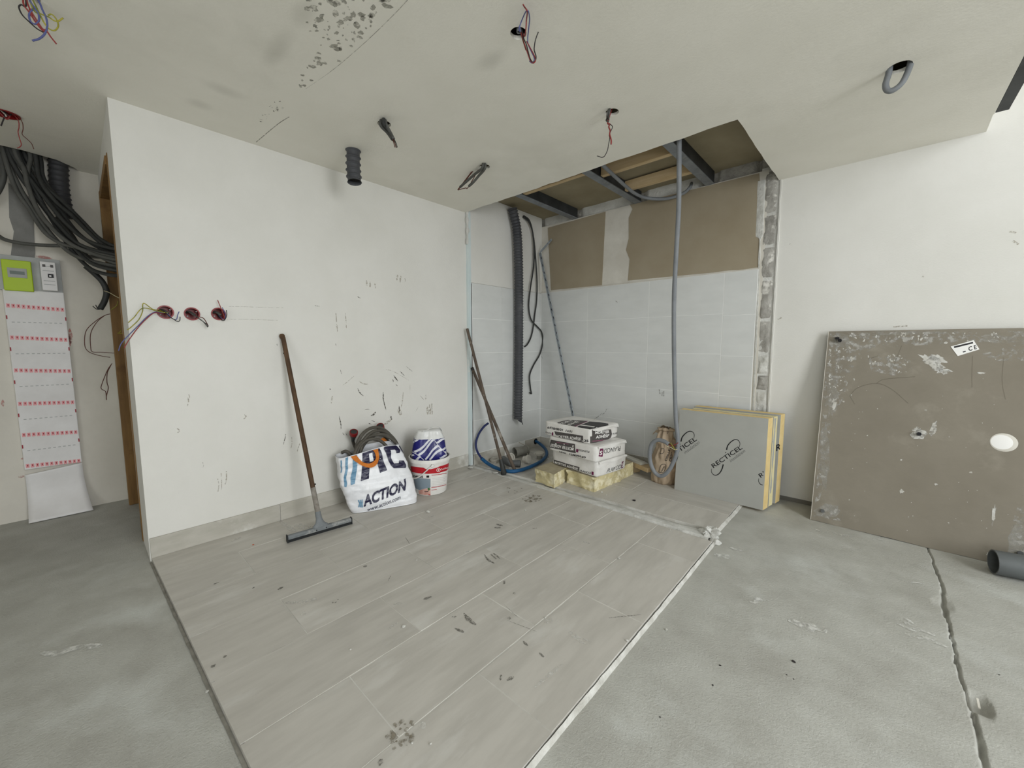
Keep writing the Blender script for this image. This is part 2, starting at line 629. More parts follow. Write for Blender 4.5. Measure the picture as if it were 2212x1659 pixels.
edge = [(x_, y_start(x_) - 0.007 - 0.002 * nv((x_ * 30, 0, 0), 1)) for x_ in [0.02 + 2.3 * i / 60 for i in range(61)]]
decal('edge_shadow', [ribbon2d(edge, [0.010 + 0.004 * nv((i * 0.7, 2, 0), 1) for i in range(61)])], lambda x, y: (x, y, ZC + 0.0035), mat('step_shade', rgb(120, 117, 108), rgb(146, 143, 134), scale=20, rough=0.95), floor_t, face=V((0, 0, 1)))  # shadow of the tile step, painted as a dark strip on the screed

# mortar strip where the partition stood
ms = rough_strip('trim_1', [(0.02, 2.455, 0), (0.6, 2.455, 0), (1.2, 2.47, 0), (1.8, 2.49, 0), (2.3, 2.50, 0)], lambda t: 0.085 + 0.04 * t, lambda t: -0.004 if t < 0.7 else -0.012, MATS['mortar_grey'], None, n=240, seed=6, cols=11)
ms['kind'] = 'structure'

# niche floor: tiles laid across
base = MB().add([(0.0, 2.50, -0.03), (2.30, 2.575, -0.03), (2.30, D, -0.03), (0.0, D, -0.03), (0.0, 2.50, -0.0018), (2.30, 2.575, -0.0018), (2.30, D, -0.0018), (0.0, D, -0.0018)],
                [(0, 3, 2, 1), (4, 5, 6, 7), (0, 1, 5, 4), (1, 2, 6, 5), (2, 3, 7, 6), (3, 0, 4, 7)])
floor_n = struct('floor', base, MATS['grout'])


def yn(x):
    return 2.512 + 0.028 * x + 0.006 * math.sin(x * 9)


ex0 = [0.0, 0.548, 1.22, 1.893, 2.309]
for a, b in zip(ex0[:-1], ex0[1:]):
    n = 6
    lo_ = [(a + G / 2 + (b - a - G) * i / n, yn(a + (b - a) * i / n)) for i in range(n + 1)]
    lp = lo_ + [(b - G / 2, 2.898), (a + G / 2, 2.898)]
    mb = MB().plate(lp, [], lambda u, v, w_: (u, v, -0.02 + w_), 0.0205)
    obj('tile', mb, MATS['floor_tile'], floor_n, origin='base')
for r, (y0, y1) in enumerate([(2.902, 3.238), (3.238, D)]):
    ed = [0.0, 0.21, 0.884, 1.556, 2.309] if r == 0 else ex0
    for a, b in zip(ed[:-1], ed[1:]):
        me = tile_mesh(y1 - y0 - G, b - a - G, 0.02, 'n', MATS['floor_tile'])
        o = bpy.data.objects.new('tile', me)
        C.objects.link(o)
        o.parent = floor_n
        o.rotation_euler = (0, 0, math.pi / 2)
        o.location = ((a + b) / 2, (y0 + y1) / 2, 0.0005)
rough_strip('mortar_edge', [(2.315, 2.62, 0), (2.32, 3.0, 0), (2.318, 3.3, 0), (2.32, 3.56, 0)], lambda t: 0.017, lambda t: -0.019 + 0.0175 * t, MATS['mortar_white'], floor_n, n=90, seed=12, fillet=True)

# ------------------------------------------------------------------ walls
SOCK = [(0.158, 1.413), (0.278, 1.410), (0.408, 1.417)]
wl = MB().plate([(0, -0.03), (L1, -0.03), (L1, H), (0, H)], [circle(y, z, 0.036) for y, z in SOCK], lambda u, v, w_: (-w_, u, v), 0.07)
wall_left = struct('wall_left', wl, MATS['white_paint'])
wh = MB().plate([(HX, -0.03), (-1.25, -0.03), (-1.25, 2.33), (-0.34, 2.33), (-0.34, -0.03), (-0.07, -0.03), (-0.07, H), (HX, H)], [], lambda u, v, w_: (u, 0.0 + w_, v), 0.07)
struct('wall_hall_end', wh, MATS['white_paint'])
struct('wall_hall_left', MB().box(HX - 0.1, HX, -4.1, 1.6, -0.03, 2.75), MATS['hall_plaster'])
struct('wall_hall_back', MB().box(HX, -0.07, 1.5, 1.6, -0.03, 2.75), MATS['hall_plaster'])
# grey cement patch on the hall wall behind the cables
gp = MB()
pts = [U(px, py, 0, HX) for px, py in [(18, 395), (70, 430), (76, 548), (74, 562), (22, 562), (30, 500), (20, 470)]]
gp.plate([(p.y, p.z) for p in pts], [], lambda u, v, w_: (HX - 0.002 + w_, u, v), 0.006)
wp = bpy.data.objects['wall_hall_left']
obj('cement_patch', gp, mat('cement_grey', rgb(136, 135, 131), rgb(122, 121, 117), rough=0.95, scale=8, bump=0.3), wp)

# scuffs, pencil lines and stains on the left wall (crop positions measured on the wall)
S1 = 400 / 1659


def wl_pt(px, py):
    p = U(px, py, 0, 0)
    return (p.y, p.z)


sc_d, sc_l = [], []


def scuff(lst, pts, wd):
    q = smooth_path([V((*wl_pt(700 + x * S1, 560 + y * S1), 0)) for x, y in pts], 4)
    n = len(q)
    lst.append(ribbon2d([(p.x, p.y) for p in q], [wd * (0.25 + math.sin(math.pi * (0.1 + 0.8 * i / (n - 1)))) * random.uniform(0.7, 1.2) for i in range(n)]))


for pts, wd in [([(300, 1155), (320, 1195), (352, 1225)], 0.007), ([(530, 1190), (532, 1260), (555, 1350)], 0.008), ([(420, 1400), (440, 1395), (462, 1368)], 0.011),
                ([(625, 1040), (640, 1065), (662, 1090)], 0.008), ([(615, 1075), (622, 1100)], 0.005), ([(680, 1003), (722, 1045)], 0.005), ([(735, 960), (790, 1005)], 0.003),
                ([(672, 1315), (675, 1370)], 0.008), ([(598, 1402), (605, 1440)], 0.01), ([(400, 1470), (425, 1480)], 0.006), ([(425, 1445), (455, 1455)], 0.004), ([(135, 1405), (150, 1480), (152, 1520)], 0.006),
                ([(365, 1345), (408, 1342)], 0.003), ([(50, 1160), (58, 1168)], 0.007), ([(145, 990), (158, 1030)], 0.003), ([(300, 335), (325, 348)], 0.006), ([(640, 1120), (658, 1135)], 0.004),
                ([(195, 1560), (205, 1580)], 0.004), ([(165, 1555), (180, 1575)], 0.004), ([(103, 755), (108, 780)], 0.003)]:
    scuff(sc_d, pts, wd)
for pts, wd in [([(270, 1045), (200, 1105), (165, 1130)], 0.004), ([(310, 1090), (350, 1115), (400, 1120)], 0.006), ([(380, 190), (385, 240)], 0.012), ([(410, 200), (412, 250)], 0.012), ([(455, 215), (460, 260)], 0.01),
                ([(660, 140), (650, 190)], 0.012), ([(688, 150), (680, 210)], 0.012), ([(725, 170), (728, 200)], 0.01), ([(105, 480), (120, 650)], 0.008), ([(190, 480), (200, 620)], 0.008),
                ([(710, 1190), (700, 1280), (690, 1330)], 0.008), ([(665, 1340), (690, 1395)], 0.03), ([(540, 1480), (610, 1430)], 0.018), ([(925, 1320), (930, 1390)], 0.02), ([(965, 1290), (968, 1390)], 0.018), ([(945, 1300), (950, 1390)], 0.02),
                ([(912, 1215), (912, 1260)], 0.01), ([(860, 1220), (895, 1260)], 0.004), ([(530, 985), (620, 1005), (760, 1085)], 0.003), ([(770, 1125), (770, 1200)], 0.003), ([(845, 1320), (820, 1365)], 0.004), ([(75, 1225), (65, 1290)], 0.012)]:
    scuff(sc_l, pts, wd)


def wpx(lst, pts, wd):
    q = smooth_path([V((*wl_pt(*p), 0)) for p in pts], 4)
    lst.append(ribbon2d([(p.x, p.y) for p in q], wd))


wpx(sc_l, [(494, 662), (540, 663), (612, 665)], 0.0018)
wpx(sc_l, [(490, 690), (540, 690), (600, 692)], 0.0018)
wpx(sc_d, [(598, 743), (599, 746)], 0.006)
wpx(sc_d, [(680, 660), (690, 662)], 0.004)
for px, py, l in [(472, 1048, 14), (478, 1040, 18), (488, 1032, 14), (405, 868, 10), (628, 958, 14), (645, 968, 10), (410, 858, 6), (385, 930, 5), (440, 1005, 6), (530, 900, 5)]:
    wpx(sc_l, [(px + random.uniform(-3, 3), py - l), (px + random.uniform(-2, 3), py), (px - random.uniform(-1, 4), py + l)], random.uniform(0.003, 0.007))
wpx(sc_d, [(617, 938), (616, 945), (612, 960)], 0.004)
stuff(decal('scuff_mark', sc_d, lambda x, y: (0.0006, x, y), MATS['grime_dark'], wall_left, face=V((1, 0, 0))))
stuff(decal('stain', sc_l, lambda x, y: (0.0004, x, y), mat('stain_light', rgb(172, 164, 148), rgb(196, 190, 178), scale=40, rough=0.9, anoise=(0.4, 0.62, 60), alpha=0.8), wall_left, face=V((1, 0, 0))))

# skirting tiles of the left wall
sk = struct('baseboard_left', MB().box(0.0005, 0.003, 0.004, 2.425, 0.0, 0.112), MATS['grout'])
for a, b in [(0.004, 0.677), (0.682, 1.352), (1.356, 2.022), (2.026, 2.425)]:
    obj('skirting_tile', MB().box(0.001, 0.0115, a, b, 0.0, 0.118 + random.uniform(-0.001, 0.001)), MATS['skirting'], sk, bevel=0.0015, origin='base')

# niche: left wall behind the former partition
NX = 0.034
niche_l = struct('wall_niche_left', MB().box(-0.07, NX - 0.012, L1 + 0.034, D, -0.02, 2.70), MATS['filler_white'])
obj('plaster_panel', MB().box(NX - 0.012, NX - 0.004, L1 + 0.034, D, 1.84, 2.698), MATS['white_paint'], niche_l)
bl = MB()
n = 40
zz = [0.0 + (2.515) * i / n for i in range(n + 1)]
for i, z in enumerate(zz):
    j = 0.004 * nv((z, 0, 0), 9, 2)
    for p in [(-0.07, L1), (0.012 + j, L1), (NX + j, L1 + 0.006), (NX - 0.002, L1 + 0.034 + j), (-0.07, L1 + 0.034)]:
        bl.v.append(V((p[0], p[1], z)))
for i in range(n):
    for k in range(5):
        k2 = (k + 1) % 5
        bl.f.append((i * 5 + k, i * 5 + k2, i * 5 + 5 + k2, i * 5 + 5 + k))
bl.f += [(4, 3, 2, 1, 0), tuple(n * 5 + q for q in range(5))]
obj('board_edge', bl, MATS['blue_board'], niche_l)
be = MB()
be.tube(smooth_path([(0.018 + 0.006 * nv((z, 3, 0), 7), L1 + 0.004, z) for z in [2.2, 2.28, 2.36, 2.44, 2.51]], 4), lambda t: 0.016 + 0.004 * math.sin(t * 20), 7)
obj('plaster_lump', be, MATS['mortar_grey'], niche_l)

# wall tiles with a soft wave relief
ZT = [1.838, 1.493, 1.148, 0.803, 0.458, 0.113]


def wave_tile(w_, h_, seed):
    """tile in local x (width) / z (height), relief towards -y, made as front grid plus a thin body"""
    mb = MB()
    nu, nv_ = max(4, int(w_ / 0.022)), max(4, int(h_ / 0.012))

    def fn(u, v):
        x, z = (u - 0.5) * w_, (v - 0.5) * h_
        e = min(1, min(u, 1 - u, v, 1 - v) * 14)
        y = -0.0013 * e * (0.55 * math.sin((z + 0.018 * nv((x, z, 0), 5, seed) + 0.02 * nv((x * 2, z, 0), 3, seed + 3)) * 95) * (0.5 + nv((x, z, 0), 6, seed + 1))
                           + 0.8 * nv((x * 3, z * 14, 0), 1.5, seed))
        return (x, y - 0.010, z)
    mb.grid(nu, nv_, fn)
    k = len(mb.v)
    a, b = w_ / 2, h_ / 2
    mb.add([(-a, -0.010, -b), (a, -0.010, -b), (a, -0.010, b), (-a, -0.010, b), (-a, 0, -b), (a, 0, -b), (a, 0, b), (-a, 0, b)], [(0, 4, 5, 1), (1, 5, 6, 2), (2, 6, 7, 3), (3, 7, 4, 0), (4, 7, 6, 5)])
    return mb


WT = {}


def put_wave(w_, h_, loc, rz, parent):
    k = (round(w_, 3), round(h_, 3), random.randint(0, 2))
    if k not in WT:
        mb = wave_tile(w_, h_, hash(k[:2]) % 17 + k[2] * 5.3)
        me = bpy.data.meshes.new('tile')
        me.from_pydata(mb.v, [], mb.f)
        me.shade_smooth()
        me.set_sharp_from_angle(angle=0.6)
        me.materials.append(MATS['wall_tile'])
        WT[k] = me
    o = bpy.data.objects.new('tile', WT[k])
    C.objects.link(o)
    o.parent = parent
    o.location = V(loc)
    o.rotation_euler = (0, 0, rz)


obj('grout_bed', MB().box(NX - 0.012, NX + 0.0024, L1 + 0.04, D - 0.012, 0.0, 1.836), MATS['wall_grout'], niche_l)
for a, b in zip(ZT[1:], ZT[:-1]):
    for y0, y1 in [(L1 + 0.042, 2.889), (2.889, 3.558)]:
        put_wave(y1 - y0 - 0.003, b - a - 0.0035, (NX - 0.0055, (y0 + y1) / 2, (a + b) / 2), math.pi / 2, niche_l)
for a, b in [(L1 + 0.04, 2.93), (3.28, 3.56)]:
    obj('skirting_tile', MB().box(NX - 0.006, NX + 0.009, a, b, 0, 0.108), MATS['skirting'], niche_l, bevel=0.0015, origin='base')
obj('gap_line', MB().box(NX - 0.004, NX + 0.0012, L1 + 0.0355, L1 + 0.0415, 0.1, 1.83), mat('gap_dark', rgb(70, 58, 52), rough=0.95), niche_l)
obj('recess_board', MB().box(NX - 0.012, NX - 0.007, 2.93, 3.28, 0.0, 0.112), MATS['brown_board'], niche_l)
obj('pipe_hole', MB().lathe([(0.0, 0.0), (0.034, 0.0), (0.036, 0.0015)], (NX + 0.0095, 3.47, 0.066), (1, 0, 0), 18), MATS['dark_void'], niche_l)

# niche: back wall, plasterboard above, tiles below
wb = struct('wall_back', MB().box(-0.07, 2.30, D, D + 0.12, -0.02, 2.60), MATS['filler_white'])
for pts in [[(1183, 492), (1308, 457), (1300, 616), (1190, 627)], [(1358, 470), (1366, 452), (1361, 442), (1640, 374), (1645, 440), (1640, 510), (1641, 579), (1356, 606), (1360, 560), (1352, 540), (1358, 515)]]:
    q = [U(px, py, 1, D - 0.004) for px, py in pts]
    q = [(p.x, min(p.z, 2.6)) for p in q]
    obj('plasterboard_panel', MB().plate(q, [], lambda u, v, w_: (u, D - 0.003 + w_ * 1, v), 0.003), MATS['brown_board'], wb)
obj('grout_bed', MB().box(NX, 2.268, D - 0.0116, D, 0.0, 1.838), MATS['wall_grout'], wb)
XT = [NX - 0.002, 0.678, 1.362, 2.022, 2.268]
for a, b in zip(ZT[1:], ZT[:-1]):
    for x0, x1 in zip(XT[:-1], XT[1:]):
        if x1 == XT[-1]:
            continue
        put_wave(x1 - x0 - 0.0045, b - a - 0.003, ((x0 + x1) / 2, D - 0.0035, (a + b) / 2), 0, wb)
for zb, za in [(1.838, 1.478), (1.478, 1.133), (1.133, 0.788), (0.788, 0.443), (0.443, 0.113)]:
    put_wave(2.268 - 2.022 - 0.0045, zb - za - 0.003, (2.145, D - 0.0035, (za + zb) / 2), 0, wb)
for a, b in [(NX, 0.70), (0.705, 1.37), (1.375, 2.268)]:
    obj('skirting_tile', MB().box(a, b, D - 0.018, D - 0.003, 0, 0.108), MATS['skirting'], wb, bevel=0.0015, origin='base')
# ragged filler over the tile edge
rg = MB()
for i in range(61):
    x = NX + (2.27 - NX) * i / 60
    rg.v += [V((x, D - 0.012, 1.834)), V((x, D - 0.0045, 1.852 + 0.008 * nv((x, 0, 0), 8, 1)))]
for i in range(60):
    rg.f.append((2 * i, 2 * i + 2, 2 * i + 3, 2 * i + 1))
obj('filler_line', rg, MATS['filler_white'], wb)

# right hand wall, beyond the torn-out partition
wr = struct('wall_back_right', MB().box(2.385, 6.8, D, D + 0.12, -0.03, 4.25), MATS['white_paint'])
obj('skirting_base', MB().box(2.40, 6.8, D - 0.003, D, -0.03, 0.012), MATS['wall_foot'], wr)
# broken masonry of the partition, block by block
bz = [(374, 463), (463, 532), (532, 602), (602, 690), (690, 765), (765, 810), (810, 845), (845, 890)]
core = struct('wall_back_stub', MB().box(2.25, 2.40, D + 0.004, D + 0.12, -0.02, 2.62), MATS['mortar_grey'])


def stub_edges(z):
    t = (2.5 - z) / 2.5
    return 2.262 + 0.042 * t, 2.372 + 0.018 * t


zs = [U(1660, (a + b) / 2, 1, D).z for a, b in bz]
zb_ = [2.60] + [U(1660, b, 1, D).z for a, b in bz[:-1]] + [0.66, 0.42, 0.2, -0.02]
for k in range(len(zb_) - 1):
    z1, z0 = zb_[k], zb_[k + 1]
    mb = MB()
    nu, nw = 9, 14

    def fb(u, v):
        z = z0 + 0.006 + (z1 - z0 - 0.012) * v
        a, b = stub_edges(z)
        a += 0.012 + 0.012 * nv((z, 1, k), 9)
        b += -0.006 + 0.014 * nv((z, 4, k), 8)
        x = a + (b - a) * u
        e = min(1, min(u, 1 - u) * 6, min(v, 1 - v) * 9)
        return (x, D + 0.006 - e * (0.010 + 0.014 * nv((x, z, k), 14) + 0.006 * nv((x, z, k), 40)), z)
    mb.grid(nu, nw, fb)
    obj('block', mb, MATS['masonry'] if k not in (5, 7) else MATS['mortar_white'], core, smooth='all')
for side in (0, 1):
    mb = MB()
    for i in range(90):
        z = -0.02 + 2.55 * i / 89
        a, b = stub_edges(z)
        x = (a - 0.004, b + 0.012)[side]
        w_ = 0.012 + 0.01 * abs(nv((z, side, 0), 10, 3)) + (0.03 if side == 0 and 2.1 < z < 2.56 else 0)
        j = 0.006 * nv((z, side * 5, 0), 14, 7)
        for dx, dy in [(-w_ / 2 - (0.02 if side == 0 and z > 2.1 else 0), 0.0), (-w_ / 3, -0.008), (w_ / 3 + j, -0.009 - 0.004 * nv((z, 2, 2), 15)), (w_ / 2 + j, 0.004)]:
            mb.v.append(V((x + dx, D + dy, z)))
    for i in range(89):
        for q in range(3):
            mb.f.append((i * 4 + q, i * 4 + q + 1, i * 4 + 5 + q, i * 4 + 4 + q))
    obj('plaster_edge', mb, MATS['mortar_white'] if side == 0 else MATS['white_paint'], core, smooth=True)

bm_ = []
for pts in [[(1424, 841), (1426, 851)], [(1431, 846), (1430, 855)], [(1434, 845), (1434, 856)], [(1280, 908), (1292, 900), (1300, 893)], [(1300, 896), (1306, 892)], [(1308, 890), (1311, 882)], [(1170, 770), (1172, 774)], [(1330, 650), (1334, 653)]]:
    q = [U(px, py, 1, D - 0.0165) for px, py in pts]
    bm_.append(ribbon2d([(p.x, p.z) for p in q], 0.004))
stuff(decal('scuff_mark', bm_, lambda x, y: (x, D - 0.0172, y), MATS['grime_dark'], wb, face=V((0, -1, 0))))
rm_ = []
for pts in [[(1706, 527), (1710, 529)], [(1757, 528), (1760, 528)], [(1992, 597), (1996, 598)], [(2180, 500), (2195, 503)], [(2188, 520), (2200, 528)], [(1680, 690), (1688, 686)], [(1930, 706), (1960, 704)]]:
    q = [U(px, py, 1, D) for px, py in pts]
    rm_.append(ribbon2d([(p.x, p.z) for p in q], 0.010))
stuff(decal('stain', rm_, lambda x, y: (x, D - 0.0006, y), MATS['stain_light'], wr, face=V((0, -1, 0))))

# rest of the room, out of the picture, with its two large windows


def window_wall(name, wname, fn, u0, u1, z1, a0, a1, b0, b1):
    struct(name, MB().plate([(u0, -0.03), (u1, -0.03), (u1, z1), (u0, z1)], [[(a0, b0), (a1, b0), (a1, b1), (a0, b1)]], fn, 0.12), MATS['white_paint'])
    fr = struct(wname, MB().plate([(a0, b0), (a1, b0), (a1, b1), (a0, b1)], [[(a0 + 0.05, b0 + 0.05), (a1 - 0.05, b0 + 0.05), (a1 - 0.05, b1 - 0.05), (a0 + 0.05, b1 - 0.05)]], lambda u, v, w_: fn(u, v, 0.08 + w_), 0.04), MATS['window_frame'])


window_wall('wall_right', 'window_1', lambda u, v, w_: (6.8 + w_, u, v), -4.1, D + 0.12, 4.25, -2.0, 2.8, 0.15, 3.95)
window_wall('wall_front', 'window_2', lambda u, v, w_: (u, -4.0 - w_, v), HX, 6.8, 4.25, 3.1, 6.3, 0.15, 2.4)

# ------------------------------------------------------------------ ceiling with its cut-outs
HOLES = [(1.844, 1.121, 0.034), (0.826, 1.097, 0.038), (0.39, 1.122, 0.047), (0.855, 1.87, 0.038), (1.855, 1.885, 0.037), (-0.626, -0.376, 0.055), (0.634, -0.23, 0.035)]


def jag(a, b, n, amp, seed):
    a, b = V((*a, 0)), V((*b, 0))
    d = (b - a).normalized()
    out = []
    for i in range(1, n):
        p = a.lerp(b, i / n)
        o_ = amp * (nv(p, 7, seed) + 0.6 * nv(p, 26, seed))
        out.append((p.x - d.y * o_, p.y + d.x * o_))
    return out


outer = [(HX, -4.0), (XE, -4.0), (XE, 3.33), (XE - 0.004, 3.335), (XE + 0.004, 3.58), (2.37, 3.58)] + jag((2.37, 3.58), (2.347, L1), 14, 0.006, 2) + [(2.347, L1)] + jag((2.347, L1), (0.0, L1), 60, 0.012, 5) + \
    [(0.0, L1 + 0.0), (-0.07, L1 + 0.2), (-0.07, 1.55), (HX, 1.55), (HX, -0.10), (HX + 0.06, -0.12), (HX + 0.15, -0.2), (HX + 0.19, -0.35), (HX + 0.19, -1.2), (HX, -1.25)]
holes = [circle(x, y, r) for x, y, r in HOLES] + [circle(3.006, 2.46, 0.045, ry=0.05)]
ceil = struct('ceiling', MB().plate(outer, holes, lambda u, v, w_: (u, v, H + w_), 0.016), MATS['ceiling_paint'])
struct('ceiling', MB().box(HX, XE, -4.0, D + 0.12, 2.70, 2.78), MATS['deck_board'])
struct('ceiling', MB().box(XE, 6.8, -4.0, D + 0.12, 4.2, 4.28), MATS['white_paint'])
struct('wall_upper', MB().box(XE - 0.05, XE - 0.002, -4.0, D, H + 0.018, 4.2), MATS['white_paint'])
struct('trim_2', MB().box(XE + 0.002, XE + 0.05, -1.0, 3.32, H + 0.001, H + 0.07), MATS['dark_steel'])

# ceiling board seam and its mould specks
smr = []
pts = [U(px, py, 2, H) for px, py in [(553, 307), (600, 268), (625, 252)]]
smr.append(ribbon2d([(p.x, p.y) for p in smooth_path(pts, 4)], 0.005))
pts = [U(px, py, 2, H) for px, py in [(660, 192), (720, 150), (790, 90), (850, 32), (880, 0), (905, -30)]]
smr.append(ribbon2d([(p.x, p.y) for p in smooth_path(pts, 4)], [0.001] * 4 + [0.0025] * 14 + [0.002] * 3))
zone = [((760, 20), 0)]
POLY = [(660, -15), (700, -30), (880, -25), (800, 70), (725, 140), (655, 200), (632, 205), (640, 185), (672, 130), (690, 90), (662, 60)]


def inside(px, py, P):
    c_ = False
    for k in range(len(P)):
        (xa, ya), (xb, yb) = P[k], P[k - 1]
        if (ya > py) != (yb > py) and px < (xb - xa) * (py - ya) / (yb - ya) + xa:
            c_ = not c_
    return c_


SPK = []
while len(SPK) < 120:
    px, py = random.uniform(630, 880), random.uniform(-30, 206)
    if inside(px, py, POLY) and random.random() < 0.75:
        SPK.append((px, py, 1.0))
for _ in range(16):
    SPK.append((random.gauss(598, 7), random.gauss(232, 7), 0.6))
for _ in range(9):
    SPK.append((random.gauss(568, 6), random.gauss(255, 4), 0.5))
for px, py, sz_ in SPK:
    for _ in range(1):
        c = U(px, py, 2, H)
        rr = random.choice((0.005, 0.007, 0.009, 0.012, 0.018)) * random.uniform(0.8, 1.2) * sz_
        n = 9
        a0 = random.random() * 6.3
        el = random.uniform(0.4, 0.9)
        ang = random.uniform(-0.6, 0.9)
        q = []
        for i in range(n):
            t = a0 + 2 * math.pi * i / n
            k = rr * random.uniform(0.55, 1.25)
            x_, y_ = k * math.cos(t), k * el * math.sin(t)
            q.append((c.x + x_ * math.cos(ang) - y_ * math.sin(ang), c.y + x_ * math.sin(ang) + y_ * math.cos(ang)))
        smr.append(poly2d(q))
stuff(decal('mould_speck', smr, lambda x, y: (x, y, H - 0.0006), MATS['mould'], ceil, face=V((0, 0, -1))))

soft = mat('faint_smoke', rgb(138, 137, 126), rough=0.95)
nt = soft.node_tree
tc = nt.nodes.new('ShaderNodeTexCoord')
mp = nt.nodes.new('ShaderNodeMapping')
mp.inputs['Location'].default_value = (-1, -1, 0)
mp.inputs['Scale'].default_value = (2, 2, 0)
ln_ = nt.nodes.new('ShaderNodeVectorMath')
ln_.operation = 'LENGTH'
mr = nt.nodes.new('ShaderNodeMapRange')
mr.interpolation_type = 'SMOOTHSTEP'
for i_, v_ in zip((1, 2, 3, 4), (0.1, 0.95, 0.10, 0.0)):
    mr.inputs[i_].default_value = v_
nt.links.new(tc.outputs['Generated'], mp.inputs[0])
nt.links.new(mp.outputs[0], ln_.inputs[0])
nt.links.new(ln_.outputs['Value'], mr.inputs[0])
nt.links.new(mr.outputs[0], nt.nodes['Principled BSDF'].inputs['Alpha'])
for cx, cy, rx, ry, an in [(600, 105, 80, 34, -0.9), (655, 30, 55, 30, -0.4), (485, 195, 70, 14, 0.3), (430, 225, 45, 12, 0.2), (1060, 130, 60, 24, -0.3)]:
    c = U(cx, cy, 2, H)
    e1_ = U(cx + rx * math.cos(an), cy + rx * math.sin(an), 2, H) - c
    e2_ = U(cx - ry * math.sin(an), cy + ry * math.cos(an), 2, H) - c
    stuff(decal('smudge', [poly2d([(c.x + e1_.x * math.cos(a) + e2_.x * math.sin(a), c.y + e1_.y * math.cos(a) + e2_.y * math.sin(a)) for a in [q * 0.2618 for q in range(24)]])],
                lambda x, y: (x, y, H - 0.0011), soft, ceil, face=V((0, 0, -1))))

# ------------------------------------------------------------------ ceiling void above the former room
for k, (xb, d_) in enumerate([(0.49, 'nearest the left wall'), (1.215, 'in the middle of the ceiling opening'), (1.865, 'nearest the hanging conduit')]):
    t = thing('steel_joist', 'galvanised steel joist exposed above the torn ceiling, ' + d_, 'joist', (xb, 3.0, 2.597), 'steel joists in the ceiling opening')
    obj('bottom_flange', MB().box(xb - 0.035, xb + 0.035, 1.6, D - 0.002, 2.597, 2.603), MATS['galvanised'], t)
    obj('web', MB().box(xb + 0.027, xb + 0.033, 1.6, D - 0.002, 2.603, 2.698), MATS['dark_steel'], t)
    obj('lip', MB().box(xb - 0.035, xb - 0.031, 1.6, D - 0.002, 2.603, 2.618), MATS['galvanised'], t)
for x0, x1, y, z0, z1, lb in [(0.53, 1.172, 2.665, 2.606, 2.65, 'pine batten along the cut ceiling edge between two steel joists'), (1.255, 1.828, 2.80, 2.605, 2.685, 'knotty pine batten between joists, nearer the room'),
                              (1.255, 1.828, 3.22, 2.605, 2.685, 'knotty pine batten between joists, close to the back wall')]:
    b = obj('pine_batten', MB().box(x0, x1, y, y + 0.045, z0, z1), MATS['pine'], bevel=0.002, origin='base')
    tag(b, lb, 'batten', 'battens in the ceiling opening')
band = struct('trim_3', MB().box(-0.07, 2.42, D + 0.05, D + 0.12, 2.60, 2.70), MATS['masonry'])
for a, b in [(0.036, 0.45), (0.535, 1.17), (1.262, 1.80), (1.915, 2.225), (2.235, 2.4)]:
    mb = MB()

    def fb(u, v, a=a, b=b):
        x = a + (b - a) * u
        z = 2.60 + 0.1 * v
        e = min(1, min(u, 1 - u) * 12)
        return (x, D + 0.05 - e * (0.03 + 0.012 * nv((x, z, 0), 12)), z)
    mb.grid(24, 6, fb)
    obj('block', mb, MATS['mortar_grey'] if a < 1.8 else MATS['masonry'], band, smooth='all')
mat('conduit_grey', rgb(128, 131, 134), rgb(116, 119, 122), rough=0.55, scale=9, spec=0.3)
mat('cable_grey', rgb(88, 88, 84), rgb(74, 74, 70), rough=0.55, scale=9)
mat('cable_dark', rgb(58, 59, 57), rgb(46, 47, 46), rough=0.5, scale=9)
mat('duct_grey', rgb(78, 79, 82), rgb(66, 67, 70), rough=0.5, scale=6, c3=rgb(120, 120, 120), scale3=7, lo3=0.62, hi3=0.75)
mat('wire_red', rgb(140, 56, 54), rough=0.45)
mat('wire_blue', rgb(86, 92, 140), rough=0.45)
mat('wire_green', rgb(104, 112, 46), rgb(176, 164, 60), scale=26, rough=0.45)
mat('wire_brown', rgb(92, 52, 42), rough=0.45)
mat('wire_black', rgb(46, 42, 42), rough=0.45)
mat('red_plastic', rgb(140, 30, 30), rgb(116, 24, 24), rough=0.35, scale=9)
mat('steel_glint', rgb(150, 150, 150), rough=0.35, metal=0.8)


def wire(name, pts, r, material, parent, n=6, k=6, **kw):
    return obj(name, MB().tube(smooth_path(pts, k), r, n, **kw), material, parent, smooth='all')


o = obj('conduit', MB().tube(smooth_path([U(1270, 330, 2, 2.58), U(1300, 355, 2, 2.58), U(1340, 392, 2, 2.578), U(1372, 418, 2, 2.57), U(1400, 428, 2, 2.56), U(1440, 429, 2, 2.545), U(1475, 418, 2, 2.56), U(1490, 405, 2, 2.60), U(1494, 396, 2, 2.66)], 8), 0.014, 10), MATS['conduit_grey'], smooth='all', origin='base')
tag(o, 'grey conduit sagging between the steel joists above the ceiling opening', 'conduit')

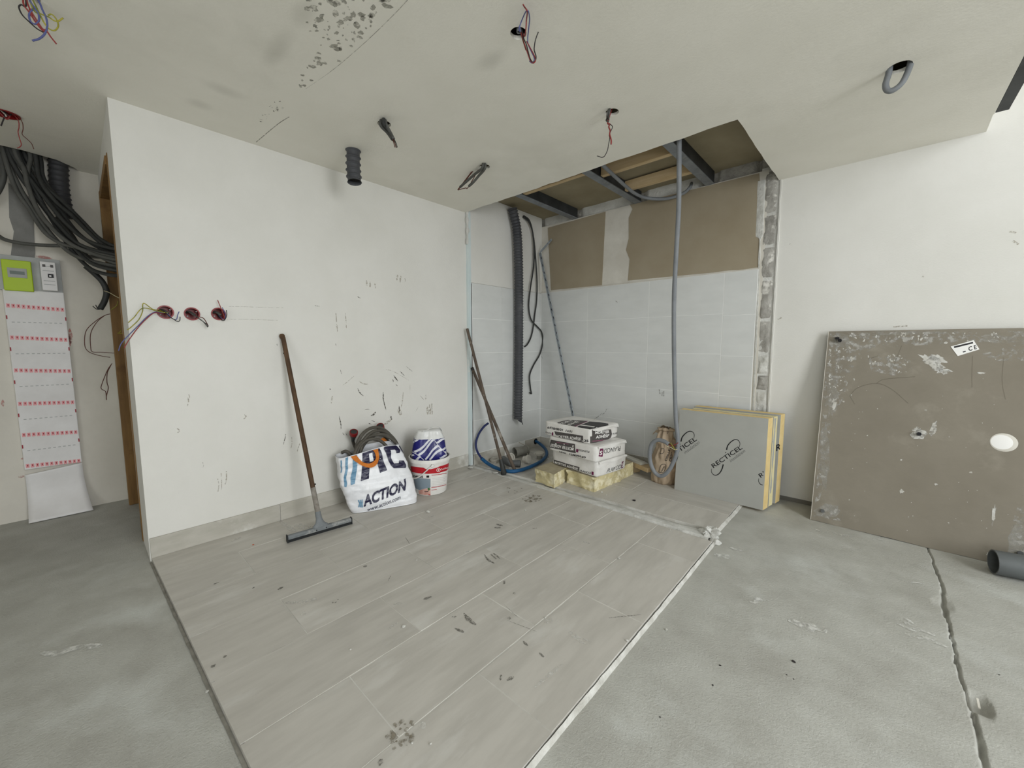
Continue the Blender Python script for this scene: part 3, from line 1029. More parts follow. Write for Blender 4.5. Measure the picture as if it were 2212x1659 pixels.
# ------------------------------------------------------------------ hanging conduit with its loop
YC = 2.82
cpts = [(1467, 292), (1467, 360), (1466, 450), (1460, 560), (1456, 650), (1456, 760), (1458, 850), (1460, 905), (1464, 945), (1463, 975), (1452, 1005), (1440, 1022), (1428, 1027), (1416, 1018), (1408, 998), (1407, 975), (1412, 957), (1424, 949), (1438, 951), (1449, 957)]
YS = [2.49, 2.53, 2.59, 2.67, 2.73, 2.78, 2.81]
P = [U(px, py, 1, YS[i] if i < len(YS) else YC) for i, (px, py) in enumerate(cpts)]
P.insert(0, V((P[0].x + 0.002, 2.47, 2.68)))
for i in range(9, len(P)):
    P[i].y -= 0.012 * (i - 9) / 3
t = thing('hanging_conduit', 'long grey plastic conduit hanging from the ceiling opening and ending in a loop', 'conduit', P[12])
obj('conduit', MB().tube(smooth_path(P, 8), 0.0155, 12), MATS['conduit_grey'], t, smooth='all')
e = P[-1]
for k, (m_, d_) in enumerate([('wire_red', (0.06, -0.005, 0.012)), ('wire_brown', (0.055, -0.01, -0.004)), ('wire_green', (0.05, -0.02, -0.02))]):
    wire('wire', [e, e + V((0.02, -0.008, 0.008 * (k - 1))), e + V(d_), e + V(d_) + V((0.012, 0, 0.012 - 0.01 * k))], 0.0028, MATS[m_], t)
wire('tie', [e + V((-0.012, -0.012, -0.012)), e + V((0.0, -0.022, -0.014)), e + V((0.03, -0.02, -0.02)), e + V((0.055, -0.02, -0.03)), e + V((0.075, -0.02, -0.022))], 0.002, mat('cream_tape', rgb(222, 212, 176), rough=0.6), t)

# ------------------------------------------------------------------ flexible duct, cables and leaning profile in the niche
dp = [U(1107, 452, 0, 0.085), U(1111, 468, 0, 0.098), U(1117, 500, 0, 0.102), U(1120, 560, 0, 0.104), U(1121, 640, 0, 0.104), U(1121, 740, 0, 0.104), U(1120, 840, 0, 0.104), U(1119, 905, 0, 0.104)]
L_ = smooth_path(dp, 90)
t = thing('flexible_duct', 'dark grey corrugated duct hanging down the tiled niche corner', 'duct', dp[-1])
obj('hose', MB().tube(L_, lambda q: 0.044, 18, rib=0.2, ribstep=0.03, cap=False), MATS['duct_grey'], t, smooth='all')
tp = MB()
e = dp[-1]
tp.grid(10, 8, lambda u, v: (e.x + 0.044 * math.cos(u * 2.2 - 0.9), e.y + 0.044 * math.sin(u * 2.2 - 0.9) + 0.02 * v * v, e.z - 0.075 * v * (0.3 + 0.7 * u)))
obj('torn_end', tp, MATS['duct_grey'], t, smooth='all')

for nm, pts, lb in [('electrical_cable', [(1131, 466), (1143, 476), (1150, 500), (1154, 540), (1152, 580), (1146, 620), (1142, 660), (1147, 690), (1160, 705), (1170, 718), (1172, 740), (1166, 765), (1152, 790), (1144, 812), (1146, 840), (1148, 850), (1144, 848)], 'thin grey cable coming out of the niche wall and hooking at its lower end'),
                    ('electrical_cable', [(1130, 468), (1144, 482), (1152, 510), (1157, 560), (1160, 610), (1159, 650), (1155, 680), (1152, 705), (1147, 728), (1139, 744), (1133, 749)], 'shorter grey cable beside the corrugated duct, ending above the skirting')]:
    q = [U(px, py, 0, 0.05 if i == 0 else 0.062 + 0.006 * (i % 2)) for i, (px, py) in enumerate(pts)]
    o = obj(nm, MB().tube(smooth_path(q, 6), 0.0085, 8), MATS['cable_dark'], smooth='all', origin=q[-1])
    tag(o, lb, 'cable', 'cables in the niche')
# galvanised profile leaning into the corner
a, b = U(1240, 905, 1, 3.40), V((0.075, D - 0.02, 2.335))
b = U(1167, 545, 0, 0.07)
top = b
dirv = (a - b).normalized()
foot = b + dirv * ((0.004 - b.z) / dirv.z)
foot.y = min(foot.y, D - 0.06)
t = thing('steel_profile', 'thin galvanised steel profile leaning across the tiled niche corner', 'profile', foot)
ax = (top - foot).normalized()
s1 = ax.cross(V((0, -1, 0))).normalized()
s2 = ax.cross(s1).normalized()
if s2.y > 0:
    s2 = -s2


def prism(mb, p, q, s1, s2, rects):
    for (a0, a1, b0, b1) in rects:
        c = [(a0, b0), (a1, b0), (a1, b1), (a0, b1)]
        mb.hexa([p + s1 * u + s2 * v for u, v in c], [q + s1 * u + s2 * v for u, v in c], 0)
    return mb


obj('channel', prism(MB(), foot, top, s1, s2, [(-0.014, 0.014, 0, 0.002), (-0.014, -0.012, 0, 0.014), (0.012, 0.014, 0, 0.014)]), MATS['zinc'], t)
bt = U(1192, 517, 1, 3.50)
bx = (bt - top).normalized()
obj('bent_tab', prism(MB(), top, bt, bx.cross(V((0, -1, 0))).normalized(), V((0, -1, 0)), [(-0.012, 0.012, 0, 0.003)]), MATS['zinc'], t)
sl = MB()
for k in range(26):
    c = foot.lerp(top, 0.03 + 0.94 * k / 25)
    prism(sl, c - ax * 0.012, c + ax * 0.012, s1, s2, [(-0.004, 0.004, 0.0018, 0.0028)])
stuff(obj('slot_row', sl, MATS['dark_void'], t))

# ------------------------------------------------------------------ poles
mat('pole_wood', rgb(104, 92, 80), rgb(76, 66, 58), rough=0.8, scale=8, stretch=(3, 3, 0.5), c3=rgb(150, 142, 132), scale3=9, lo3=0.58, hi3=0.68)
mat('handle_wood', rgb(98, 74, 52), rgb(70, 52, 36), rough=0.7, scale=7, stretch=(4, 4, 0.5), c3=rgb(150, 142, 130), scale3=5, lo3=0.62, hi3=0.72)
pf = V((0.512, 2.585, 0.003))
pt = U(1022, 800, 0, 0.060)
t = thing('wooden_pole', 'shorter worn wooden pole crossing behind the longer pole in the niche', 'pole', pf, 'poles leaning in the niche')
obj('shaft', MB().tube([pf.lerp(pt, i / 12) for i in range(13)], lambda q: 0.0165 - 0.002 * q, 10), MATS['pole_wood'], t, smooth=True)
obj('cap', MB().tube([pt, pt + (pt - pf).normalized() * 0.03], 0.0155, 10), MATS['wire_black'], t, smooth=True)
pf = V((0.476, 2.462, 0.02))
pt = U(1009, 710, 0, 0.052)
t = thing('wooden_pole', 'longer grey pole with dark metal foot leaning on the blue plasterboard edge', 'pole', pf - V((0, 0, 0.02)), 'poles leaning in the niche')
obj('shaft', MB().tube([pf.lerp(pt, i / 12) for i in range(13)], 0.014, 10), MATS['pole_wood'], t, smooth=True)
obj('foot', MB().tube([pf + V((-0.012, 0, -0.018)), pf + V((0.0, 0, -0.008)), pf.lerp(pt, 0.06), pf.lerp(pt, 0.09)], lambda q: 0.03 - 0.012 * q, 10), MATS['cable_dark'], t, smooth=True)

# ------------------------------------------------------------------ blue hose
mat('hose_navy', rgb(34, 44, 92), rough=0.45)
mat('hose_blue', rgb(30, 88, 132), rgb(24, 74, 116), rough=0.45, scale=8)
hp = [U(1055, 914, 0, 0.13), U(1045, 922, 0, 0.11), U(1034, 938, 0, 0.085), U(1028, 958, 0, 0.075), U(1031, 975, 0, 0.10), U(1040, 990, 0, 0.17)]
hp2 = [U(1040, 990, 0, 0.17), U(1052, 1000, 2, 0.045), U(1068, 1009, 2, 0.03), U(1088, 1016, 2, 0.022), U(1108, 1018, 2, 0.022), U(1130, 1014, 2, 0.022), U(1155, 1004, 2, 0.022), U(1172, 994, 2, 0.022), U(1181, 982, 2, 0.03), U(1178, 970, 2, 0.04), U(1168, 960, 2, 0.05), V((0.06, 3.47, 0.066)), V((0.036, 3.47, 0.066))]
t = thing('blue_hose', 'blue plastic hose looping over the niche floor from a hole in the corner', 'hose', (hp2[3].x, hp2[3].y, 0.0))
obj('inner_tube', MB().tube(smooth_path(hp, 8), 0.011, 10), MATS['hose_navy'], t, smooth='all')
obj('sleeve', MB().tube(smooth_path(hp2, 8), 0.0175, 12), MATS['hose_blue'], t, smooth='all')

# ------------------------------------------------------------------ loose pipe fittings
mat('pvc_grey', rgb(150, 148, 140), rgb(132, 130, 123), rough=0.6, scale=7)
mat('pvc_white', rgb(196, 192, 182), rgb(176, 171, 160), rough=0.6, scale=9)
mat('pvc_dark', rgb(96, 98, 98), rgb(82, 84, 84), rough=0.5, scale=9)


def ring_pipe(mb, org, ax, R, r, h):
    mb.lathe([(r, 0), (R, 0), (R, h * 0.15), (R * 0.97, h * 0.18), (R * 0.97, h), (r, h), (r, 0)], org, ax, 22)
    return mb


def fit(px, py, z, name, label, parts, axis, loc=None):
    c = loc or U(px, py, 2, z)
    t = thing(name, label, 'pipe fitting', (c.x, c.y, 0), 'loose drain fittings in the niche corner')
    for pn, prof, m_, off in parts:
        ax = V(axis).normalized()
        obj(pn, MB().lathe(prof, c + ax * off, ax, 22), MATS[m_], t, smooth=True)
    return t


fit(1068, 996, 0.004, 'pipe_ring', 'flat pale plastic ring lying beside the blue hose', [('ring', [(0.034, 0), (0.047, 0), (0.047, 0.02), (0.038, 0.03), (0.034, 0.03), (0.034, 0)], 'pvc_white', 0)], (0.05, -0.05, 1))
fit(1112, 985, 0.052, 'pipe_socket', 'large grey drain socket lying on its side at the recess', [('body', [(0.0, 0.06), (0.048, 0.06), (0.048, 0.0), (0.054, 0.0), (0.054, 0.04), (0.05, 0.045), (0.05, 0.16), (0.0, 0.16)], 'pvc_grey', 0), ('rim', [(0.05, 0.145), (0.055, 0.145), (0.055, 0.165), (0.05, 0.165), (0.05, 0.145)], 'pvc_grey', 0)], (0.25, 0.95, 0.02), loc=V((0.17, 2.95, 0.06)))
fit(0, 0, 0, 'pipe_plug', 'pale stepped drain plug tipped on its side behind the pole', [('body', [(0.0, 0), (0.036, 0), (0.036, 0.03), (0.042, 0.03), (0.042, 0.042), (0.03, 0.042), (0.03, 0.03), (0.0, 0.03)], 'pvc_white', 0)], (0.7, -0.35, 0.35), loc=V((0.24, 2.80, 0.045)))
fit(0, 0, 0, 'pipe_plug', 'pale double flanged drain plug facing the mortar bags', [('body', [(0.0, 0), (0.033, 0), (0.033, 0.03), (0.037, 0.03), (0.037, 0.045), (0.044, 0.045), (0.044, 0.062), (0.0, 0.062)], 'pvc_white', 0)], (0.85, 0.1, 0.12), loc=V((0.385, 2.86, 0.045)))
fit(0, 0, 0, 'drain_stopper', 'round pale drain cap standing on its stem near the corner', [('stem', [(0.0, 0), (0.032, 0), (0.032, 0.05), (0.0, 0.05)], 'pvc_grey', 0), ('disc', [(0.0, 0.05), (0.046, 0.05), (0.048, 0.058), (0.048, 0.072), (0.0, 0.072)], 'pvc_white', 0)], (0.05, -0.1, 1), loc=V((0.40, 3.10, 0.0)))
t = thing('pipe_elbow', 'dark grey drain elbow lying between the two poles', 'pipe fitting', (0.37, 2.66, 0), 'loose drain fittings in the niche corner')
el = [V((0.26, 2.68, 0.06)), V((0.33, 2.65, 0.055)), V((0.37, 2.655, 0.045)), V((0.40, 2.70, 0.038)), V((0.425, 2.73, 0.036))]
obj('bend', MB().tube(smooth_path(el, 6), 0.034, 16), MATS['pvc_dark'], t, smooth=True)
obj('collar', MB().lathe([(0.028, 0.0), (0.036, 0.0), (0.036, 0.03), (0.031, 0.03), (0.03, 0.0)], el[-1] - V((0.008, 0.01, 0)), (0.7, 0.5, 0), 18), MATS['pvc_dark'], t, smooth=True)
obj('mouth', MB().lathe([(0.0, 0.0), (0.031, 0.0)], el[-1] + V((0.012, 0.01, 0)), (0.7, 0.5, 0), 18), MATS['dark_void'], t)
wire_ = obj('white_rod', MB().tube([(0.10, 3.10, 0.13), (0.16, 3.16, 0.09), (0.30, 3.02, 0.006)], 0.005, 7), MATS['pvc_white'], smooth=True, origin=V((0.3, 3.02, 0.0)))
tag(wire_, 'thin pale rod propped against the recess behind the fittings', 'rod')


def lump(name, c, r, material, label, cat, group, seed, flat=0.6, parent=None, sub=2, amp=0.45):
    bm = bmesh.new()
    bmesh.ops.create_icosphere(bm, subdivisions=sub, radius=1)
    for v in bm.verts:
        k = 1 + amp * nv(v.co, 1.4, seed) + 0.3 * amp * nv(v.co, 4, seed) + 0.2 * amp * nv(v.co, 11, seed)
        v.co = V((v.co.x * r * k, v.co.y * r * k, max(-r * flat * 0.8, v.co.z * r * k * flat)))
    mb = MB()
    bm.verts.index_update()
    zmin = min(v.co.z for v in bm.verts)
    mb.v = [v.co + V(c) - V((0, 0, zmin)) for v in bm.verts]
    mb.f = [tuple(v.index for v in f.verts) for f in bm.faces]
    bm.free()
    o = obj(name, mb, material, parent, smooth=True, origin='base' if not parent else None)
    if not parent:
        tag(o, label, cat, group)
    return o


lump('plaster_rubble', (2.295, 2.51, -0.02), 0.048, MATS['mortar_grey'], 'lumpy pale rubble heap at the corner of the mortar strip', 'rubble', None, 3.3, 0.7, sub=4, amp=0.9)
lump('plaster_rubble', (2.345, 2.44, -0.022), 0.03, MATS['mortar_grey'], 'smaller mortar crumb heap against the tile corner', 'rubble', None, 8.1, 0.5, sub=3)
lump('plaster_chip', (0.10, 2.37, 0.0), 0.025, MATS['mortar_white'], 'white plaster chip on the tiles below the blue board edge', 'chip', None, 2.2, 0.4)
lump('plaster_chip', U(1070, 1022, 2, 0), 0.03, MATS['mortar_white'], 'flat white plaster flake beside the pole feet', 'chip', None, 5.2, 0.2)
rub = MB()
for k in range(46):
    x, y = random.uniform(0.14, 0.5), random.uniform(2.62, 3.25)
    r = random.uniform(0.004, 0.012)
    rub.add([(x + r * a, y + r * b, 0.0005 + (r * 0.8 if c else 0)) for a, b, c in [(-1, -.6, 0), (1, -.8, 0), (.7, 1, 0), (-.8, .8, 0), (0.1, 0.0, 1)]], [(0, 1, 4), (1, 2, 4), (2, 3, 4), (3, 0, 4), (0, 3, 2, 1)])
o = obj('rubble_grit', rub, MATS['mortar_grey'])
stuff(tag(o, 'fine mortar grit scattered between the drain fittings', 'grit'))

# small white crumbs over the floor
for k, (px, py, r) in enumerate([(1355, 1385, .008), (1178, 1335, .007), (900, 1210, .007), (1337, 1207, .011), (1135, 1103, .01), (1218, 1190, .006), (1145, 1040, .008), (1300, 1064, .012), (1310, 1070, .009), (1300, 1080, .006), (1377, 1040, .006), (1440, 1352, .008), (1447, 1145, .007), (925, 1107, .02), (872, 1355, .012), (757, 1403, .006), (930, 1608, .006), (890, 1606, .005), (447, 1484, .008), (1190, 1052, .01), (1290, 1060, .008)]):
    p = U(px, py, 2, 0.0)
    z = 0.0 if (p.x < 2.33 and p.y > 0.06) else ZC
    lump('plaster_crumb', (p.x, p.y, z), r * 0.75, MATS['mortar_white'], 'tiny white plaster crumb lying on the floor', 'crumb', 'white crumbs on the floor', k * 1.7, 0.6, sub=1)
for k, (px, py, r) in enumerate([(1370, 1082, .014), (1715, 1420, .007), (1556, 1428, .005), (1700, 1448, .003), (1715, 1457, .003), (1426, 1538, .003), (1540, 1470, .004), (2160, 1448, .003)]):
    p = U(px, py, 2, 0.0)
    z = 0.001 if (p.x < 2.3) else ZC + 0.001
    lump('dark_crumb', (p.x, p.y, z), r, MATS['wire_black'], 'tiny black crumb lying on the floor', 'crumb', 'black crumbs on the floor', k * 2.7, 0.35, sub=1)
o = lump('orange_speck', U(547, 1177, 2, 0.0005), 0.006, mat('orange_bit', rgb(196, 92, 56), rough=0.7), 'small orange speck on the tiles left of the squeegee', 'crumb', None, 1.0, 0.3, sub=1)

# dirt on the tiles: smudges, boot marks, pale smears
dk, lt, wet = [], [], []


def fstroke(lst, pts, wd):
    q = smooth_path([V((U(px, py, 2, 0).x, U(px, py, 2, 0).y, 0)) for px, py in pts], 4)
    n = len(q)
    lst.append(ribbon2d([(p.x, p.y) for p in q], [wd * (0.2 + math.sin(math.pi * (0.1 + 0.8 * i / (n - 1)))) * random.uniform(0.6, 1.3) for i in range(n)]))


for pts, wd in [([(1046, 1198), (1055, 1210), (1068, 1217)], 0.012), ([(1060, 1197), (1072, 1208)], 0.012), ([(1066, 1195), (1080, 1207)], 0.01), ([(1002, 1325), (1012, 1338), (1028, 1350)], 0.016), ([(982, 1357), (1002, 1366)], 0.012), ([(976, 1333), (986, 1332)], 0.01),
                ([(915, 1295), (932, 1289)], 0.014), ([(1130, 1385), (1140, 1395)], 0.01), ([(1165, 1410), (1175, 1420)], 0.008), ([(1098, 1338), (1102, 1333)], 0.012), ([(1088, 1262), (1090, 1255)], 0.014), ([(1110, 1280), (1113, 1284)], 0.014),
                ([(785, 1225), (793, 1222)], 0.014), ([(1081, 1470), (1083, 1458)], 0.008), ([(1095, 1470), (1110, 1462)], 0.012), ([(1068, 1140), (1082, 1140)], 0.02), ([(1072, 1132), (1086, 1136)], 0.016), ([(820, 1655), (824, 1640)], 0.012), ([(1150, 1142), (1160, 1141)], 0.01), ([(460, 1263), (475, 1257)], 0.008),
                ([(545, 1272), (550, 1268)], 0.008), ([(600, 1274), (612, 1268)], 0.014), ([(455, 1443), (466, 1435)], 0.012), ([(484, 1417), (488, 1420)], 0.01), ([(724, 1301), (726, 1302)], 0.008), ([(729, 1295), (731, 1296)], 0.008), ([(718, 1301), (720, 1303)], 0.008),
                ([(1095, 1340), (1160, 1365)], 0.002), ([(1088, 1305), (1120, 1335)], 0.002), ([(1315, 1335), (1385, 1328)], 0.004), ([(875, 1160), (885, 1175)], 0.003), ([(838, 1255), (845, 1243)], 0.004)]:
    fstroke(dk, pts, wd)
for pts, wd in [([(610, 1300), (640, 1302), (690, 1292)], 0.022), ([(648, 1328), (662, 1324)], 0.02), ([(850, 1305), (868, 1303)], 0.02), ([(1230, 1365), (1250, 1380), (1275, 1390)], 0.03), ([(1175, 1345), (1195, 1338)], 0.03), ([(1155, 1485), (1190, 1455), (1215, 1435)], 0.012), ([(925, 1117), (940, 1114)], 0.014), ([(905, 1570), (920, 1565)], 0.02),
                ([(640, 1133), (660, 1140), (680, 1146)], 0.06), ([(600, 1122), (625, 1140), (640, 1148)], 0.035), ([(500, 1170), (520, 1160)], 0.02), ([(770, 1198), (780, 1196)], 0.01), ([(860, 1345), (838, 1360)], 0.012), ([(1000, 1195), (1015, 1190)], 0.01), ([(1260, 1170), (1275, 1175)], 0.02)]:
    fstroke(lt, pts, wd)
tz = lambda x, y: (x, y, 0.0009)
stuff(decal('dirt_mark', dk, tz, MATS['grime'], floor_t, face=V((0, 0, 1))))
stuff(decal('dust_smear', lt, tz, mat('dust_smear', rgb(222, 220, 214), rgb(208, 206, 199), scale=16, rough=0.9, anoise=(0.4, 0.65, 40), alpha=0.75), floor_t, face=V((0, 0, 1))))
mud = []
for (px, py, r, n) in [(868, 1585, 0.042, 34), (1150, 1077, 0.07, 40), (1045, 1032, 0.03, 10), (1110, 1058, 0.08, 12)]:
    c = U(px, py, 2, 0)
    for k in range(n):
        a = random.random() * 6.3
        d = r * math.sqrt(random.random())
        x, y = c.x + d * math.cos(a), c.y + d * 1.2 * math.sin(a)
        rr = random.uniform(0.15, 0.38) * r * (0.8 if n > 12 else 0.5)
        mud.append(poly2d([(x + rr * random.uniform(0.4, 1) * math.cos(q * 0.8), y + rr * random.uniform(0.4, 1) * math.sin(q * 0.8)) for q in range(8)]))
stuff(decal('mud_spot', mud, lambda x, y: (x, y, 0.0012 + 0.0006 * nv((x, y, 0), 60)), mat('mud', rgb(150, 143, 128), rgb(126, 118, 103), scale=40, rough=0.9, anoise=(0.38, 0.6, 60), alpha=0.85), floor_t, face=V((0, 0, 1))))

# ------------------------------------------------------------------ mortar bags
mat('paper_white', rgb(232, 230, 226), rgb(218, 215, 209), rough=0.5, scale=7, bump=0.35, bscale=20, spec=0.35)
mat('print_grey', rgb(82, 78, 76), rough=0.5)
mat('print_dark', rgb(44, 42, 44), rough=0.5)
mat('print_black', rgb(22, 21, 24), rough=0.5)
mat('print_white', rgb(238, 236, 232), rough=0.5)
mat('print_purple', rgb(108, 32, 74), rough=0.5)
mat('print_pink', rgb(150, 84, 112), rough=0.5)


class Sack:
    def __init__(s, fr, yaw, L, Wd, z0, z1, seed):
        s.X = V((math.cos(yaw), math.sin(yaw), 0))
        s.Y = V((-s.X.y, s.X.x, 0))
        s.hx, s.hy = L / 2, Wd / 2
        fl = fr - s.X * L
        s.hz = (z1 - z0) / 2
        s.c = fl.lerp(fr, 0.5) + s.Y * s.hy
        s.c.z = (z0 + z1) / 2
        s.seed = seed

    def surf(s, p, off=0.0):
        """p on the unit cube -> world"""
        h = V((s.hx, s.hy, s.hz))
        r = 0.014
        q = V((p[0] * h.x, p[1] * h.y, p[2] * h.z))
        inn = V([max(-(h[i] - r), min(h[i] - r, q[i])) for i in range(3)])
        d = q - inn
        d = d.normalized() * (r + off) if d.length > 1e-9 else d
        q = inn + d
        bx, by, bz = 1 - p[0] ** 2, 1 - p[1] ** 2, 1 - p[2] ** 2
        q.x += p[0] * abs(p[0]) ** 3 * 0.007 * by * bz - 0.004 * p[0]
        q.y += p[1] * abs(p[1]) ** 3 * 0.006 * bx * bz - 0.004 * p[1]
        wob = 0.006 * nv(q, 9, s.seed) + 0.004 * nv(q, 26, s.seed) + 0.002 * nv(q, 60, s.seed)
        q.x += wob * abs(p[0]) ** 6 * (1 if p[0] > 0 else -1)
        q.y += wob * 0.8 * abs(p[1]) ** 6 * (1 if p[1] > 0 else -1)
        q.z += 0.004 * nv(q, 7, s.seed + 4) * bx * by if abs(p[2]) > 0.99 else 0
        return s.c + s.X * q.x + s.Y * q.y + V((0, 0, q.z))

    def body(s):
        bm = bmesh.new()
        bmesh.ops.create_cube(bm, size=2)
        bmesh.ops.subdivide_edges(bm, edges=bm.edges, cuts=15, use_grid_fill=True)
        mb = MB()
        bm.verts.index_update()
        mb.v = [s.surf(v.co) for v in bm.verts]
        mb.f = [tuple(v.index for v in f.verts) for f in bm.faces]
        bm.free()
        return mb

    def px(s, face):
        """photo position -> sack surface of that face"""
        n = {'f': -s.Y, 'r': s.X, 't': V((0, 0, 1))}[face]
        p0 = s.c + {'f': -s.Y * s.hy, 'r': s.X * s.hx, 't': V((0, 0, s.hz))}[face]

        def fn(x, y):
            q = UP_(x, y, p0, n) - s.c
            u = V((q.dot(s.X) / s.hx, q.dot(s.Y) / s.hy, q.z / s.hz))
            u = V([max(-1, min(1, k)) for k in u])
            i = {'f': 1, 'r': 0, 't': 2}[face]
            u[i] = -1 if face == 'f' else 1
            return s.surf(u, 0.0012)
        fn.n = n
        return fn


def cr(x, y, k=260 / 2157, ox=1140, oy=880):
    return (ox + x * k, oy + y * k)


def prnt(parent, fn, mname, items, sub=3.0):
    """items: ('t', text, p0, e1, e2, bold) or ('p', points), in crop positions"""
    for it in items:
        if it[0] == 't':
            _, s_, p0, e1, e2, bold = it
            f = px_affine(p0, e1, e2)
            sh = shp(shp(text2d(s_, bold), f), cr)
        else:
            sh = poly2d([cr(*p) for p in it[1]])
        decal('lettering' if it[0] == 't' else 'printed_panel', [sh], fn, MATS[mname], parent, sub=sub, face=fn.n)


SZ = [(0.125, 0.262), (0.262, 0.398), (0.398, 0.53)]
FR = [(1289, 1033), (1287, 1001), (1275, 961)]
FL = [(1188, 999), (1181, 977), (1176, 946)]
BR = [(1350, 1013), (1351, 981), (1337, 952)]
SL = ['white mortar bag at the bottom of the stack, resting on yellow foam', 'white mortar bag lying upside down in the middle of the stack', 'white and dark grey mortar bag on top of the stack']
for k in range(3):
    z0, z1 = SZ[k]
    s = Sack(U(*FR[k], 2, z0), math.radians((-8.5, -8, -5)[k]), (0.53, 0.545, 0.52)[k], (0.42, 0.43, 0.42)[k], z0, z1, k * 3.1)
    t = thing('mortar_bag', SL[k], 'bag', (s.c.x, s.c.y, z0), 'stacked mortar bags')
    obj('sack', s.body(), MATS['paper_white'], t, smooth='all')
    f, r, tp = s.px('f'), s.px('r'), s.px('t')
    # folded valve flap at the right end
    fl_ = MB()
    e0, e1 = s.surf(V((1, -0.9, 0.75))), s.surf(V((1, 0.95, 0.75)))
    fl_.grid(10, 5, lambda u, v: e0.lerp(e1, u) + s.X * (0.012 * v + 0.002) + V((0, 0, 0.012 + 0.010 * math.sin(u * 9 + k) * v - 0.02 * v * v)))
    obj('folded_flap', fl_, MATS['paper_white'], t, smooth='all')
    if k == 2:
        prnt(t, f, 'print_grey', [('p', [(475, 425), (995, 510), (1000, 645), (590, 578), (520, 530), (490, 480)])])
        f2 = s.px('f')
        g = lambda x, y: f2(x, y) - s.Y * 0.001
        g.n = f2.n
        prnt(t, g, 'print_white', [('t', 'MORTIER ADHÉSIF', (510, 548), (450, 52), (-3, -58), 0.02)])
        prnt(t, g, 'print_pink', [('p', [(560, 572), (860, 618), (862, 624), (562, 578)])])
        prnt(t, f, 'print_black', [('t', '6/F30/08/21  10:51', (342, 378), (450, 78), (14, -40), 0.03), ('t', 'PLANODI', (312, 462), (112, 22), (0, -32), 0.01), ('t', '25', (1008, 622), (84, 6), (2, -44), 0.03)])
        prnt(t, f, 'print_purple', [('p', [(428, 445), (457, 450), (452, 505), (425, 498)])])
        prnt(t, r, 'print_grey', [('p', [(1152, 418), (1490, 392), (1510, 470), (1492, 540), (1440, 602), (1118, 652), (1118, 528), (1150, 520)])])
        r2 = s.px('r')
        h_ = lambda x, y: r2(x, y) + s.X * 0.001
        h_.n = r2.n
        prnt(t, h_, 'print_white', [('t', 'MORTIER', (1200, 480), (255, -22), (5, -52), 0.03), ('t', 'ADHÉSIF', (1215, 560), (235, -28), (5, -55), 0.03)])
        prnt(t, h_, 'print_pink', [('p', [(1155, 600), (1400, 578), (1398, 588), (1157, 611)])])
        prnt(t, r, 'print_black', [('t', 'PLANO', (1522, 490), (105, -18), (3, -34), 0.0), ('t', 'KG', (1560, 555), (50, -6), (3, -22), 0.02)])
        prnt(t, tp, 'print_grey', [('p', [(445, 297), (600, 250), (720, 225), (960, 238), (1090, 248), (900, 320), (800, 362), (640, 345)]), ])
        prnt(t, tp, 'print_dark', [('p', [(830, 368), (1110, 256), (1300, 268), (1450, 292), (1475, 385), (1140, 404)])])
        t2 = s.px('t')
        tg = lambda x, y: t2(x, y) + V((0, 0, 0.0012))
        tg.n = t2.n
        prnt(t, tg, 'print_white', [('t', 'MORT', (560, 320), (270, -72), (-60, -22), 0.02), ('t', 'ADHÉ', (690, 345), (240, -85), (-60, -14), 0.02), ('p', [(930, 320), (1010, 322), (1210, 350), (1190, 365), (1060, 345), (940, 330)]), ('p', [(1230, 362), (1350, 352), (1360, 372), (1240, 385)])])
        prnt(t, tg, 'print_purple', [('p', [(770, 362), (1060, 250), (1085, 252), (800, 366)])])
    elif k == 1:
        prnt(t, f, 'print_grey', [('p', [(405, 577), (845, 657), (852, 740), (868, 822), (377, 716)])])
        f2 = s.px('f')
        g = lambda x, y: f2(x, y) - s.Y * 0.001
        g.n = f2.n
        prnt(t, g, 'print_white', [('t', 'MORTIER ADHÉSIF', (828, 722), (-430, -78), (-3, 56), 0.02)])
        prnt(t, g, 'print_pink', [('p', [(510, 618), (735, 655), (735, 662), (510, 626)])])
        prnt(t, f, 'print_black', [('t', 'PLANODI', (1108, 782), (-190, -36), (-1, 36), 0.01), ('t', '6/F30/08/21  10:51', (1050, 882), (-490, -98), (-4, 34), 0.03)])
        prnt(t, f, 'print_purple', [('p', [(872, 742), (912, 750), (912, 808), (870, 796)])])
        prnt(t, r, 'print_black', [('t', 'PLANODI', (1665, 690), (-312, 62), (-12, 82), 0.0)])
        prnt(t, r, 'print_purple', [('p', [(1292, 742), (1350, 738), (1332, 888), (1266, 878)])])
        r2 = s.px('r')
        h_ = lambda x, y: r2(x, y) + s.X * 0.001
        h_.n = r2.n
        prnt(t, h_, 'print_white', [('t', 'S', (1332, 772), (-42, 8), (-12, 80), 0.03)])
    else:
        prnt(t, f, 'print_grey', [('p', [(448, 932), (930, 1072), (926, 1142), (466, 1022)])])
        f2 = s.px('f')
        g = lambda x, y: f2(x, y) - s.Y * 0.001
        g.n = f2.n
        prnt(t, g, 'print_white', [('t', 'MORTIER ADHÉSIF', (478, 1006), (424, 122), (-1, -44), 0.02)])
        prnt(t, f, 'print_black', [('t', 'PLANODI', (948, 1152), (188, 48), (0, -36), 0.01)])
        prnt(t, f, 'print_purple', [('p', [(1148, 1150), (1184, 1160), (1182, 1218), (1146, 1208)])])
        prnt(t, r, 'print_black', [('t', 'PLANODI', (1412, 1176), (272, -88), (10, -78), 0.0)])
        prnt(t, r, 'print_purple', [('p', [(1684, 972), (1728, 958), (1716, 1082), (1676, 1096)])])
        r2 = s.px('r')
        h_ = lambda x, y: r2(x, y) + s.X * 0.001
        h_.n = r2.n
        prnt(t, h_, 'print_white', [('t', 'S', (1686, 1070), (30, -10), (6, -80), 0.03)])

